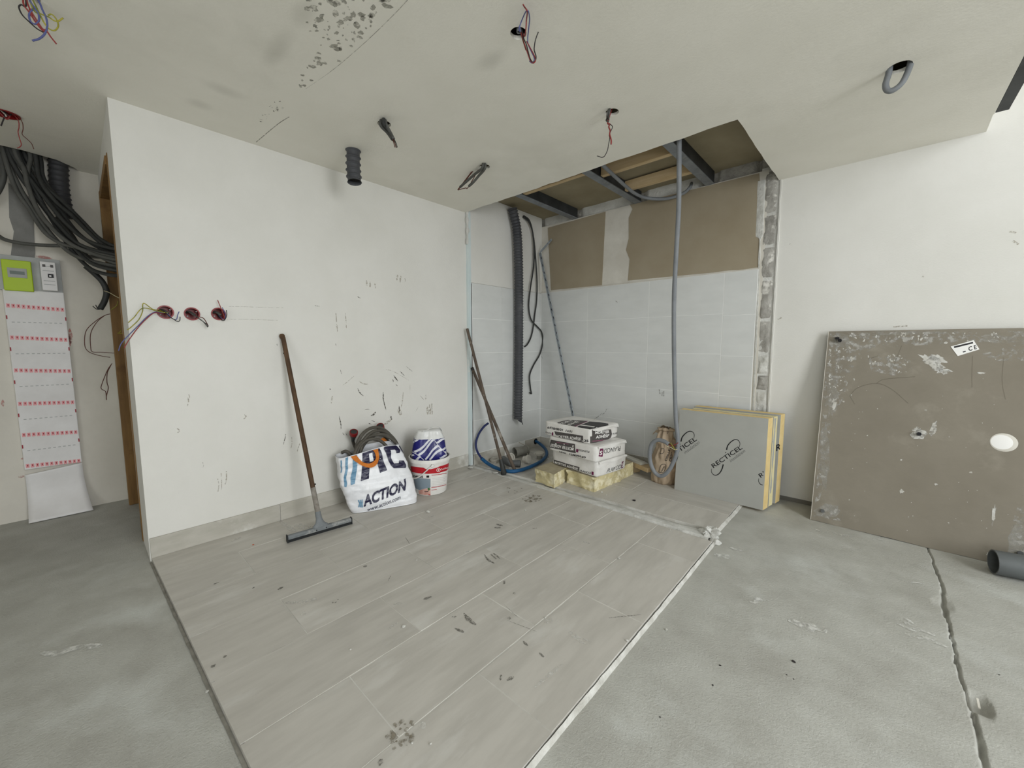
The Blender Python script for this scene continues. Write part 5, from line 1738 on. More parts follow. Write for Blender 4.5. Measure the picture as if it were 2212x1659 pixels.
decal('lettering', [shp(text2d('ACTION', 0.035, 0.12), px_affine((492, 1402), (600, -258), (-12, -170)))], bfn(0.0045), MATS['bag_navy'], t, sub=22, face=fdir)
decal('lettering', [shp(text2d('www.action.com', 0.0, 0.1), px_affine((540, 1485), (480, -205), (-6, -62)))], bfn(0.0045), MATS['bag_navy'], t, sub=22, face=fdir)
st = [poly2d([(135, 665), (152, 665), (160, 740), (170, 870), (160, 870), (145, 760)]), poly2d([(200, 625), (236, 610), (240, 760), (245, 950), (272, 1040), (268, 1090), (246, 1085), (215, 940), (208, 780)]), poly2d([(305, 590), (370, 580), (372, 740), (368, 1035), (322, 1058), (303, 950), (308, 760)])]
for k in range(3):
    st.append(poly2d([(415 + 26 * k, 1300 - 6 * k), (428 + 26 * k, 1290 - 6 * k), (445 + 18 * k, 1340), (430 + 24 * k, 1410), (412 + 24 * k, 1415), (432 + 16 * k, 1345)]))
for s_ in st:
    decal('stripe', [s_], bfn(0.004), MATS['bag_blue'], t, sub=22, face=fdir)
# orange webbing handle flopped over the front, and the rear one
hp = [(285, 560), (330, 630), (385, 690), (450, 745), (540, 778), (610, 765), (655, 715), (662, 640), (640, 570), (605, 525)]
q = smooth_path([V((*p, 0)) for p in hp], 8)
rb = ribbon2d([(p.x, p.y) for p in q], [60 + 10 * math.sin(i * 0.2) for i in range(len(q))])
hd = decal('handle', [rb], bfn(0.010), MATS['orange_web'], t, face=fdir)
sol = hd.modifiers.new('thickness', 'SOLIDIFY')
sol.thickness = 0.003
rp = [U(px, py, 0, 0.13) for px, py in [(824, 970), (822, 958), (828, 950), (836, 960), (840, 972)]]
mb = MB().tube(smooth_path(rp, 6), 0.016, 8, flat=0.15)
obj('handle', mb, MATS['orange_web'], t, smooth=True)

# cable coil standing in the bag
mat('cable_rubber', rgb(88, 84, 76), rgb(74, 70, 63), rough=0.6, scale=12)
t = thing('extension_cable', 'coiled thick grey extension cable with red and black plugs inside the shopping bag', 'cable', (0.18, 1.25, 0.2))
loops = [((813, 985), 45, 62, 0.150, 0.1), ((822, 990), 44, 60, 0.172, 0.3), ((816, 995), 52, 56, 0.192, -0.1), ((808, 1002), 40, 54, 0.212, 0.2), ((820, 1000), 46, 62, 0.165, -0.2)]
for k, ((cx, cy), rx, ry, xx, tl) in enumerate(loops):
    pts = []
    for i in range(25):
        a = math.radians(-195 + 210 * i / 24)
        px = cx + rx * math.cos(a) + tl * 12 * math.sin(a)
        py = cy + ry * math.sin(a)
        pts.append(U(px, py, 0, xx + 0.02 * math.sin(a * 2 + k)))
    obj('coil_turn', MB().tube(pts, 0.0125, 10), MATS['cable_rubber'], t, smooth='all')
for (px, py, xx, ang) in [(764, 936, 0.10, 0.15), (822, 923, 0.085, -0.6)]:
    c = U(px, py, 0, xx)
    axs = V((0.5, math.sin(ang) * 0.4 - 0.2, 0.75)).normalized()
    pl = obj('plug', MB().lathe([(0.012, -0.085), (0.018, -0.05), (0.024, -0.03), (0.027, 0.0), (0.027, 0.016)], c, axs, 16, closed=True), MATS['cable_dark'], t, smooth=True)
    obj('plug_ring', MB().lathe([(0.029, -0.012), (0.031, -0.010), (0.031, 0.018), (0.026, 0.020), (0.022, 0.008), (0.0, 0.008)], c, axs, 16), mat('plug_red', rgb(118, 26, 28), rough=0.4) if 'plug_red' not in MATS else MATS['plug_red'], pl, smooth=True)
    wire('cord', [c - axs * 0.08, c - axs * 0.13 + V((0.01, 0.01, 0)), c - axs * 0.2 + V((0.03, 0.05, -0.05)), V((0.17, c.y + 0.06, 0.25))], 0.012, MATS['cable_rubber'], t, n=10)
wire('cord', [U(738, 978, 0, 0.10), U(748, 975, 0, 0.12), U(760, 985, 0, 0.14), U(775, 1000, 0, 0.17)], 0.0125, MATS['cable_rubber'], t, n=10)

# ------------------------------------------------------------------ bucket with a striped bag in it
mat('bucket_white', rgb(232, 230, 226), rgb(216, 213, 207), rough=0.45, scale=10, c3=rgb(190, 184, 172), scale3=7, lo3=0.66, hi3=0.74)
mat('bucket_red', rgb(186, 30, 42), rgb(170, 24, 36), rough=0.45, scale=12)
mat('label_photo', rgb(140, 152, 160), rgb(124, 138, 148), rough=0.45, scale=4)
mat('label_pink', rgb(206, 168, 156), rgb(186, 132, 118), rough=0.5, scale=30)
mat('label_green', rgb(56, 108, 60), rough=0.5)
BK = V((0.297, 1.742, 0.0))
R0, R1, HB = 0.136, 0.165, 0.30


def buck(a, z, off=0.0):
    r = R0 + (R1 - R0) * z / HB + off
    return V((BK.x + r * math.cos(a), BK.y + r * math.sin(a), z))


t = thing('bucket', 'white plastic bucket with red band and printed label beside the shopping bag', 'bucket', BK)
obj('body', MB().lathe([(0.0, 0.002), (R0 - 0.004, 0.002), (R0, 0.006), (R1, HB), (R1 - 0.003, HB), (R0 - 0.004, 0.012), (0.0, 0.012)], BK, (0, 0, 1), 48), MATS['bucket_white'], t, smooth=True)
obj('rim', MB().lathe([(R1 - 0.003, HB - 0.028), (R1 + 0.008, HB - 0.026), (R1 + 0.010, HB - 0.004), (R1 + 0.006, HB + 0.004), (R1 - 0.004, HB + 0.003), (R1 - 0.004, HB - 0.02)], BK, (0, 0, 1), 48), MATS['bucket_white'], t, smooth=True)
b7 = lambda x, y: (720 + x * K7, 900 + y * K7)


def bk(off):
    return lambda x, y: buck(*cyl_hit(*b7(x, y), BK, 0.152), off)


bf = V((0.8, -0.58, 0))
decal('red_band', [poly2d([(1148, 745), (1180, 765), (1410, 790), (1450, 815), (1520, 815), (1610, 790), (1650, 770), (1740, 745), (1800, 715), (1802, 800), (1760, 840), (1640, 878), (1480, 890), (1330, 880), (1200, 855), (1152, 830)])], bk(0.0012), MATS['bucket_red'], t, sub=30, face=bf)
decal('label_picture', [poly2d([(1250, 955), (1515, 968), (1515, 1110), (1440, 1125), (1330, 1150), (1262, 1120)])], bk(0.0012), MATS['label_photo'], t, sub=30, face=bf)
decal('label_picture', [poly2d([(1310, 1160), (1400, 1135), (1515, 1120), (1515, 1230), (1420, 1232), (1320, 1215)])], bk(0.0012), MATS['label_pink'], t, sub=30, face=bf)
decal('label_picture', [poly2d([(1465, 1120), (1500, 1110), (1505, 1145), (1480, 1165)])], bk(0.002), MATS['label_green'], t, sub=30, face=bf)
for nm_, s_ in [('lettering', shp(text2d('DALLES', 0.03), px_affine((1250, 950), (150, 6), (0, -36)))), ('printed_square', poly2d([(1452, 918), (1494, 916), (1494, 950), (1452, 952)])), ('printed_bar', poly2d([(1412, 1172), (1480, 1168), (1480, 1178), (1412, 1182)]))]:
    decal(nm_, [s_], bk(0.002), MATS['print_black'], t, sub=30, face=bf)
for nm_, s_ in [('lettering', shp(text2d('Outillage', 0.0), px_affine((1660, 838), (130, -40), (0, -28)))), ('printed_ring', ribbon2d([(1632 + 26 * math.cos(a), 830 + 28 * math.sin(a)) for a in [q * 6.2832 / 14 for q in range(15)]], 6)), ('lettering', shp(text2d('2', 0.02), px_affine((1622, 845), (20, -3), (0, -30))))]:
    decal(nm_, [s_], bk(0.002), MATS['print_white'], t, sub=30, face=bf)
ln = []
for k in range(6):
    y = 962 + 26 * k
    ln.append(ribbon2d([(1545, y), (1610, y - 3), (1700, y - 14), (1765 - 20 * (k % 2), y - 26)], 3))
stuff(decal('small_print', ln, bk(0.0016), mat('print_faint', rgb(176, 172, 172), rough=0.5), t, sub=30, face=bf))
stuff(decal('red_line', [ribbon2d([(1530, 912), (1620, 905), (1765, 880)], 9), ribbon2d([(1530, 1110), (1620, 1100), (1775, 1062)], 9), ribbon2d([(1530, 1150), (1620, 1142)], 7), ribbon2d([(1480, 1228), (1515, 1228)], 12)], bk(0.0016), MATS['bucket_red'], t, sub=30, face=bf))
hk = [buck(*cyl_hit(*b7(x, y), BK, 0.175), 0.014) for x, y in [(1545, 770), (1500, 800), (1440, 855), (1380, 905), (1320, 945), (1260, 965), (1200, 960)]]
obj('handle', MB().tube(smooth_path(hk, 6), 0.008, 8, flat=0.6), MATS['bucket_white'], t, smooth='all')
obj('handle_boss', MB().lathe([(0.012, -0.006), (0.012, 0.004), (0.008, 0.008), (0.0, 0.008)], hk[0], bf, 12), MATS['bucket_white'], t, smooth=True)

mat('bag_royal', rgb(34, 34, 118), rgb(24, 24, 92), rough=0.25, scale=7, bump=0.3, bscale=10, spec=0.6)
mat('bag_clear', rgb(226, 226, 224), rgb(206, 206, 204), rough=0.25, scale=9, bump=0.3, bscale=12, spec=0.5)
mat('bag_stripe', rgb(214, 214, 222), rough=0.3, spec=0.5)
SB = V((0.297, 1.742, 0.0))


def sbag(a, z, off=0.0):
    t_ = (z - 0.06) / 0.46
    n_ = 3.2
    a2 = a + math.radians(35)
    c, s = math.cos(a2), math.sin(a2)
    k = (abs(c / 0.66) ** n_ + abs(s) ** n_) ** (-1 / n_)
    r = (0.152 - 0.012 * t_ - 0.075 * max(0, t_ - 0.6)) * k
    if z < HB + 0.01:
        r = min(r, R0 + (R1 - R0) * z / HB - 0.02)
    wr = 0.008 * nv((math.cos(a) * 2, math.sin(a) * 2, z * 7), 1.3, 3) + 0.004 * nv((math.cos(a) * 5, math.sin(a) * 5, z * 18), 1, 6)
    r += wr * (1 if z > HB else 0.4) + off
    return V((SB.x + r * math.cos(a), SB.y + r * math.sin(a), z))


t = thing('carrier_bag', 'shiny blue carrier bag with white stripes standing in the bucket', 'bag', (SB.x, SB.y, 0.06))
mb = MB().grid(64, 26, lambda u, v: sbag(u * 2 * math.pi, 0.06 + 0.40 * v), wrap=True)
mb.f.append(tuple(i * 26 for i in range(64)))
obj('body', mb, MATS['bag_royal'], t, smooth='all', fixn=False)
mb = MB().grid(64, 8, lambda u, v: sbag(u * 2 * math.pi, 0.458 + 0.062 * v, 0.001 - 0.02 * v), wrap=True)
mb.f.append(tuple(i * 8 + 7 for i in range(64)))
obj('clear_top', mb, MATS['bag_clear'], t, smooth='all', fixn=False)
def sf(x, y):
    a, z = cyl_hit(*b7(x, y), SB, 0.125)
    return sbag(a, min(z, 0.457), 0.002)


st = []
for a, b, w_ in [((1240, 405), (1370, 310), 28), ((1290, 545), (1585, 318), 34), ((1335, 600), (1605, 352), 34), ((1610, 360), (1700, 308), 22), ((1640, 415), (1725, 335), 24), ((1420, 680), (1660, 448), 30), ((1500, 690), (1690, 500), 30), ((1690, 510), (1760, 450), 22), ((1705, 560), (1770, 500), 22), ((1215, 650), (1290, 580), 26), ((1300, 685), (1355, 615), 26), ((1660, 650), (1735, 585), 26), ((1250, 350), (1300, 312), 16)]:
    st.append(ribbon2d([(a[0] + (b[0] - a[0]) * i / 6, a[1] + (b[1] - a[1]) * i / 6 + 5 * math.sin(i * 1.3)) for i in range(7)], w_))
st.append(ribbon2d([(1570, 318), (1640, 425), (1690, 520), (1730, 600)], 8))
st.append(ribbon2d([(1260, 530), (1320, 590), (1400, 690)], 8))
for s_ in st:
    decal('stripe', [s_], sf, MATS['bag_stripe'], t, sub=25, face=bf)
hq = [U(*b7(x, y), 0, 0.33) for x, y in [(1390, 225), (1460, 205), (1540, 165), (1600, 148), (1650, 165), (1680, 200), (1690, 230)]]
obj('handle', MB().tube(smooth_path(hq, 6), 0.009, 8, flat=0.25), MATS['bag_clear'], t, smooth='all')

# ------------------------------------------------------------------ wall sockets with loose wires
SW = [
    ('open red socket box with wires trailing to the wall edge, leftmost of three', [
        ('wire_green', [(362, 676), (338, 672), (318, 666), (304, 668), (290, 685), (277, 697)], 0.05), ('wire_green', [(345, 670), (330, 668), (310, 655), (308, 672), (300, 690), (285, 705), (275, 713)], 0.06),
        ('wire_blue', [(352, 676), (335, 674), (318, 684), (300, 702), (280, 722), (262, 742), (256, 758)], 0.05), ('wire_red', [(352, 678), (333, 676), (315, 690), (298, 708), (278, 735), (268, 752)], 0.055), ('wire_black', [(355, 672), (366, 684), (376, 690), (382, 694), (388, 693), (389, 684)], 0.05), ('wire_blue', [(360, 676), (372, 688), (381, 690), (384, 680), (387, 673)], 0.045)]),
    ('open red socket box with two grey wires hanging out, middle of three', [('wire_black', [(405, 672), (420, 680), (432, 690), (446, 700), (450, 706)], 0.05), ('cable_grey', [(408, 674), (424, 684), (438, 694), (449, 707)], 0.055), ('wire_brown', [(410, 676), (428, 684), (440, 688), (450, 704)], 0.045)]),
    ('open red socket box with one wire sticking up, rightmost of three', [('wire_red', [(484, 690), (483, 680), (477, 665), (470, 648)], 0.04), ('wire_blue', [(484, 690), (487, 680), (482, 668), (480, 664)], 0.045), ('wire_black', [(480, 692), (486, 690), (490, 680), (489, 670)], 0.05)])]
for (y, z), (lb, wires) in zip(SOCK, SW):
    t = thing('socket_box', lb, 'socket box', (-0.05, y, z - 0.036), 'red socket boxes in the left wall')
    c = V((-0.052, y, z))
    obj('box', MB().lathe([(0.0, 0.0), (0.033, 0.0), (0.033, 0.0535), (0.0385, 0.0535), (0.0385, 0.055), (0.0318, 0.055), (0.0318, 0.002), (0.0, 0.002)], c, (1, 0, 0), 28), MATS['red_plastic'], t, smooth=True)
    for a in (0.6, 3.74):
        obj('screw', MB().lathe([(0.004, 0.0), (0.004, 0.022), (0.0, 0.023)], c + V((0.03, 0.026 * math.cos(a), 0.026 * math.sin(a))), (1, 0, 0), 8), MATS['steel_glint'], t)
    obj('cable_stub', MB().tube(smooth_path([c + V((0.006, -0.02, 0.012)), c + V((0.03, -0.005, 0.01)), c + V((0.05, 0.012, -0.006))], 5), 0.008, 8), MATS['cable_grey'], t, smooth='all')
    for m_, pts, xx in wires:
        n = len(pts)
        wp_ = [V((-0.045, y, z))] + [U(px, py, 0, 0.004 + (xx - 0.004) * min(1, (i + 0.5) / 2)) for i, (px, py) in enumerate(pts)]
        wire('wire', wp_, 0.0024, MATS[m_], t)

# ------------------------------------------------------------------ ceiling outlets


def hang(name, label, cat, hole, items, axn, group='outlets hanging from the ceiling holes', rim=None):
    hx, hy, hr = hole
    t = thing(name, label, cat, (hx, hy, H - 0.1), group)
    for pn, m_, pts, r in items:
        q = [V((hx + random.uniform(-0.4, 0.4) * hr, hy + random.uniform(-0.4, 0.4) * hr, H + 0.06))] if pn != 'loop' else []
        plane = hx if axn == 0 else hy
        for px, py in pts:
            if isinstance(px, V):
                q.append(px)
                continue
            p = U(px, py, axn, plane)
            if p.z > H - 0.012:
                p = U(px, py, 2, H - 0.02 - 0.012 * (len(q) % 3))
            q.append(p)
        obj(pn, MB().tube(smooth_path(q, 6), r, 8 if r > 0.004 else 6), MATS[m_], t, smooth='all')
    return t


t = hang('ceiling_wires', 'bundle of red, blue and black wires hanging from the round hole nearest the camera', 'wires', HOLES[0], [
    ('wire', 'wire_blue', [(1124, 66), (1121, 62), (1128, 42), (1136, 25), (1141, 24), (1144, 40), (1142, 62), (1140, 82), (1141, 96), (1148, 112), (1153, 122), (1154, 130), (1150, 136), (1144, 132)], 0.0022),
    ('wire', 'wire_red', [(1132, 78), (1136, 62), (1137, 45), (1139, 28), (1138, 22), (1133, 15), (1130, 10)], 0.0025),
    ('wire', 'wire_red', [(1128, 80), (1134, 98), (1141, 118), (1146, 132), (1152, 136), (1157, 130), (1154, 120), (1146, 105), (1138, 90)], 0.0024),
    ('wire', 'wire_black', [(1130, 78), (1137, 96), (1141, 112), (1145, 126), (1150, 134), (1156, 132), (1158, 122), (1154, 108), (1155, 95), (1158, 82), (1163, 69)], 0.0022),
    ('wire', 'wire_brown', [(1128, 82), (1133, 98), (1136, 108)], 0.0022)], 1)
obj('conduit_end', MB().lathe([(0.007, 0.0), (0.010, 0.0), (0.010, 0.06), (0.007, 0.06), (0.007, 0.0)], (1.855, 1.112, H - 0.006), (0, 0, 1), 14), MATS['conduit_grey'], t, smooth=True)
hang('ceiling_cables', 'short bundle of dark cable sheaths with bare wire ends hanging from the ceiling', 'cables', HOLES[1], [
    ('sheath', 'cable_grey', [(822, 268), (836, 285), (847, 300)], 0.010), ('sheath', 'cable_grey', [(834, 268), (842, 284), (850, 300)], 0.009), ('sheath', 'cable_dark', [(828, 264), (840, 282), (849, 302)], 0.009),
    ('wire', 'cable_dark', [(836, 278), (848, 296), (855, 308), (858, 318)], 0.0026), ('wire', 'wire_brown', [(838, 280), (846, 294), (852, 306), (856, 319)], 0.0026), ('wire', 'wire_brown', [(840, 284), (848, 300), (853, 318)], 0.0024)], 1)
hang('ceiling_cables', 'two grey cables joined at their ends hanging from the hole near the niche', 'cables', HOLES[3], [
    ('sheath', 'cable_grey', [(1042, 362), (1026, 376), (1010, 390), (994, 404)], 0.0095), ('sheath', 'cable_grey', [(1048, 362), (1034, 380), (1022, 394), (1013, 402)], 0.0095),
    ('wire', 'wire_brown', [(994, 404), (989, 410)], 0.005), ('wire', 'wire_brown', [(1013, 402), (1006, 406), (998, 408), (990, 410)], 0.003)], 1)
for o_ in [c for c in bpy.data.objects if c.parent and c.parent.name.startswith('ceiling_cables') and c.name.startswith('wire')]:
    pass
hang('ceiling_wires', 'twisted thin black and red wires hanging near the ceiling opening', 'wires', HOLES[4], [
    ('wire', 'cable_grey', [(1312, 246), (1311, 256), (1310, 260), (1314, 264)], 0.0045), ('wire', 'cable_grey', [(1316, 246), (1315, 258), (1314, 264)], 0.004), ('wire', 'wire_red', [(1313, 263), (1317, 268), (1315, 274), (1318, 282), (1317, 290), (1320, 302), (1320, 312)], 0.004),
    ('wire', 'wire_black', [(1313, 262), (1318, 268), (1323, 274), (1319, 284), (1316, 292), (1317, 298), (1315, 310), (1312, 325), (1306, 337), (1300, 340), (1294, 338), (1290, 337)], 0.0022)], 1)
t = hang('ceiling_conduit', 'grey conduit bent in a small loop out of a slot in the ceiling at right', 'conduit', (3.006, 2.46, 0.04), [
    ('loop', 'conduit_grey', [(V((3.045, 2.47, H + 0.06)), 0), (V((3.042, 2.468, H + 0.0)), 0), (1954, 170), (1942, 186), (1926, 196), (1916, 194), (1913, 182), (1918, 165), (V((2.972, 2.455, H + 0.0)), 0), (V((2.972, 2.455, H + 0.06)), 0)], 0.0125)], 1)
dc = HOLES[2]
q = [V((dc[0], dc[1], H + 0.08)), V((dc[0], dc[1], H)), U(763, 350, 1, dc[1]), U(764, 375, 1, dc[1]), U(766, 394, 1, dc[1])]
t = thing('flexible_duct', 'short stub of dark grey ribbed duct hanging from the ceiling near the left wall', 'duct', (dc[0], dc[1], q[-1].z))
obj('hose', MB().tube(smooth_path(q, 30), 0.041, 20, rib=0.2, ribstep=0.041, cap=False), MATS['duct_grey'], t, smooth='all')
obj('inside', MB().lathe([(0.0, 0), (0.04, 0)], q[-1] + V((0, 0, 0.02)), (0, 0, 1), 18), MATS['dark_void'], t)

# red junction box in the hall ceiling and the wires at the picture's top left corner
g = HOLES[5]
t = thing('junction_box', 'red junction box full of wires in the ceiling above the hall', 'junction box', (g[0], g[1], H - 0.02), 'outlets hanging from the ceiling holes')
obj('box', MB().lathe([(0.0, 0.05), (0.05, 0.05), (0.052, -0.002), (0.058, -0.002), (0.058, -0.005), (0.049, -0.005), (0.047, 0.048), (0.0, 0.048)], (g[0], g[1], H), (0, 0, 1), 28), MATS['red_plastic'], t, smooth=True)
for m_, pts, r in [('wire_red', [(24, 246), (32, 250), (40, 262), (41, 275), (39, 285), (42, 298), (46, 312), (42, 318), (37, 320)], 0.0022), ('wire_brown', [(26, 246), (38, 250), (48, 264), (50, 278), (48, 290), (58, 300), (68, 310), (73, 322)], 0.002), ('wire_black', [(10, 250), (6, 262), (2, 272)], 0.003), ('wire_red', [(-2, 240), (8, 252), (16, 258), (22, 250)], 0.003), ('wire_black', [(-4, 232), (8, 240), (20, 250), (26, 244)], 0.003), ('pvc_white', [(0, 236), (10, 246), (14, 252)], 0.004)]:
    wire('wire', [V((g[0], g[1], H + 0.02))] + [U(px, py, 0, g[0]) for px, py in pts], r, MATS[m_], t)
g = HOLES[6]
t = thing('ceiling_wires', 'tangled red, blue and green wires hanging at the top left corner', 'wires', (g[0], g[1], H - 0.1), 'outlets hanging from the ceiling holes')
for m_, pts, r in [('wire_red', [(50, 5), (62, 25), (78, 48), (92, 62), (100, 66), (110, 80), (122, 95)], 0.0025), ('wire_red', [(58, 2), (66, 22), (80, 45), (90, 60), (96, 68), (88, 62), (72, 40), (64, 20)], 0.0025), ('wire_blue', [(82, 0), (92, 22), (100, 40), (102, 58), (96, 74), (84, 84), (70, 88)], 0.0032), ('wire_blue', [(64, 0), (74, 16), (83, 30), (84, 44), (76, 52), (66, 46), (63, 32), (70, 20)], 0.003),
                   ('wire_black', [(56, 12), (46, 10), (41, 16), (48, 32), (64, 48), (80, 62), (94, 70)], 0.0024), ('wire_green', [(72, 20), (88, 30), (104, 36), (116, 44), (125, 46), (136, 39)], 0.0026), ('wire_green', [(88, 35), (96, 50), (106, 62), (118, 66), (126, 56), (122, 42), (112, 31), (104, 33)], 0.0024)]:
    wire('wire', [V((g[0], g[1], H + 0.04))] + [U(px, py, 0, g[0]) for px, py in pts], r, MATS[m_], t)

# ------------------------------------------------------------------ hall: door frame
df = struct('door_1', MB().box(-1.251, -1.165, 0.075, 0.115, -0.018, 2.33), MATS['frame_wood'])
obj('jamb', MB().box(-1.252, -1.20, -0.012, 0.075, -0.018, 2.335), MATS['frame_wood'], df, bevel=0.003)
obj('jamb', MB().box(-0.40, -0.342, -0.004, 0.11, -0.018, 2.335), MATS['frame_wood'], df, bevel=0.003)
obj('head', MB().box(-1.20, -0.40, -0.010, 0.11, 2.285, 2.335), MATS['frame_wood'], df, bevel=0.003)
for z in (1.27, 0.35, 1.95):
    obj('hinge', MB().box(-1.1645, -1.162, 0.079, 0.105, z - 0.05, z + 0.05), MATS['steel_glint'], df)
obj('strike_plate', MB().box(-0.403, -0.4005, 0.02, 0.05, 1.05, 1.28), MATS['steel_glint'], df)

# ------------------------------------------------------------------ hall: electrical board
mat('panel_white', rgb(226, 224, 222), rgb(214, 211, 208), rough=0.5, scale=4)
mat('panel_grey', rgb(176, 178, 176), rgb(160, 161, 158), rough=0.6, scale=7)
mat('meter_green', rgb(170, 196, 24), rough=0.4)
mat('lcd', rgb(92, 104, 96), rough=0.3)
mat('label_red', rgb(226, 158, 160), rough=0.5)
mat('label_dark', rgb(150, 44, 54), rough=0.5)
PX = HX + 0.03
t = thing('electric_board', 'tall white electrical distribution board with rows of red labels in the hall', 'electrical board', (HX + 0.02, -0.375, ZC))
obj('back_plate', MB().box(HX + 0.001, PX - 0.004, -0.545, -0.238, 1.60, 1.835), MATS['panel_grey'], t, bevel=0.002)


def pq(px, py, x=PX):
    p = U(px, py, 0, x)
    return p


m0, m1 = pq(2, 560), pq(74, 628)
mt = obj('meter', MB().box(PX - 0.004, PX + 0.03, m0.y, m1.y, m1.z - 0.01, m0.z), MATS['meter_green'], t, bevel=0.004)
cy, cz = (m0.y + m1.y) / 2, (m0.z + m1.z) / 2 + 0.012
obj('meter_window', MB().box(PX + 0.0305, PX + 0.033, cy - 0.042, cy + 0.042, cz - 0.032, cz + 0.032), MATS['panel_grey'], mt, bevel=0.001)
obj('display', MB().box(PX + 0.0335, PX + 0.0345, cy - 0.032, cy + 0.032, cz - 0.010, cz + 0.012), MATS['lcd'], mt)
b0, b1 = pq(86, 565), pq(126, 630)
br = obj('breaker', MB().box(PX - 0.004, PX + 0.05, b0.y, b1.y, b1.z, b0.z - 0.004), MATS['panel_white'], t, bevel=0.003)
bw, bh = b1.y - b0.y, b0.z - b1.z
cy, cz = (b0.y + b1.y) / 2, (b0.z + b1.z) / 2
obj('switch', MB().box(PX + 0.0505, PX + 0.056, cy - 0.004, cy + 0.022, cz - 0.012, cz + 0.014), MATS['print_black'], br)
obj('toggle', MB().box(PX + 0.056, PX + 0.066, cy + 0.002, cy + 0.012, cz - 0.006, cz + 0.004), MATS['panel_white'], br)
for d_ in (-0.06, -0.035, 0.035, 0.065):
    obj('terminal_slot', MB().box(PX + 0.0503, PX + 0.0515, cy - 0.026, cy + 0.026, cz + d_ - 0.002, cz + d_ + 0.002), MATS['panel_grey'], br)
for d_ in (-0.018, 0.018):
    obj('terminal_slot', MB().box(PX + 0.0503, PX + 0.052, cy + d_ - 0.007, cy + d_ + 0.007, cz + 0.06, cz + 0.078), MATS['print_grey'], br)
y0, y1 = -0.512, -0.236
cv = obj('cover', MB().box(HX + 0.001, PX, y0, y1, 0.345, 1.605), MATS['panel_white'], t, bevel=0.004)
ROWS = [((19.5, 655), (139, 674)), ((35, 724), (150, 739)), ((39, 794), (156, 807)), ((54, 866), (161, 874)), ((59, 932), (172, 939)), ((72, 999), (176, 1000))]
lm = bpy.data.meshes.new('red_label')
q = MB().box(0, 0.0015, -0.008, 0.008, -0.0135, 0.0135)
lm.from_pydata(q.v, [], q.f)
lm.materials.append(MATS['label_red'])
lm2 = bpy.data.meshes.new('label_mark')
q = MB().box(0.0015, 0.0022, -0.002, 0.003, -0.004, 0.008)
lm2.from_pydata(q.v, [], q.f)
lm2.materials.append(MATS['label_dark'])
for (a, b) in ROWS:
    pa, pb = pq(*a), pq(*b)
    for i in range(12):
        p = pa.lerp(pb, i / 11)
        o = bpy.data.objects.new('red_label', lm)
        C.objects.link(o)
        o.parent = cv
        p.y = y0 + 0.016 + (y1 - y0 - 0.032) * i / 11
        o.location = V((PX + 0.0002, p.y, (pa.z + pb.z) / 2 + (pb.z - pa.z) * 0.3 * (i / 11 - 0.5))) - wloc(cv)
        d2 = bpy.data.objects.new('label_mark', lm2)
        C.objects.link(d2)
        d2.parent = cv
        d2.location = o.location
    zz_ = (pa.z + pb.z) / 2 - 0.105
    if zz_ > 0.4:
        ds = MB()
        for i in range(10):
            yy = y0 + 0.03 + (y1 - y0 - 0.06) * i / 9
            ds.box(PX + 0.0002, PX + 0.001, yy - 0.007, yy + 0.006, zz_ - 0.0025, zz_ + 0.0025)
        stuff(obj('slot_row', ds, MATS['panel_grey'], t))
    for yy in (y0 + 0.004, y1 - 0.004):
        obj('clip_mark', MB().box(PX + 0.0002, PX + 0.0012, yy - 0.003, yy + 0.003, zz_ + 0.02, zz_ + 0.045), MATS['label_dark'], t)
fl_ = MB()


def apron(u, v, off=0.0):
    yy = y0 - 0.003 * v + (y1 - y0 + 0.035 * v * v) * u
    x = PX + 0.004 - 0.012 * math.sin(v * math.pi) + 0.10 * v ** 3 + off
    return V((x, yy, 0.325 - (0.325 - ZC - 0.006) * v + 0.03 * (u - 0.5) * (1 - v)))


fl_.grid(10, 24, lambda u, v: apron(u, v))
sh_ = obj('bottom_sheet', fl_, MATS['panel_white'], t, smooth='all')
m_ = sh_.modifiers.new('thickness', 'SOLIDIFY')
m_.thickness = 0.003
# red spray marks on the hall wall
sp = []
for (px, py, rx, ry) in [(95, 556, 22, 4), (152, 725, 5, 22), (150, 735, 4, 14), (52, 990, 8, 3), (45, 1030, 9, 3), (6, 870, 4, 8)]:
    c = U(px, py, 0, HX)
    sp.append(poly2d([(c.y + rx * 0.0022 * random.uniform(0.6, 1.1) * math.cos(q * 0.7), c.z + ry * 0.0032 * random.uniform(0.6, 1.1) * math.sin(q * 0.7)) for q in range(9)]))
stuff(decal('spray_mark', sp, lambda x, y: (HX + 0.0006, x, y), mat('red_spray', rgb(186, 104, 100), rgb(206, 170, 162), scale=30, rough=0.9, anoise=(0.35, 0.6, 40), alpha=0.8), bpy.data.objects['wall_hall_left'], face=V((1, 0, 0))))

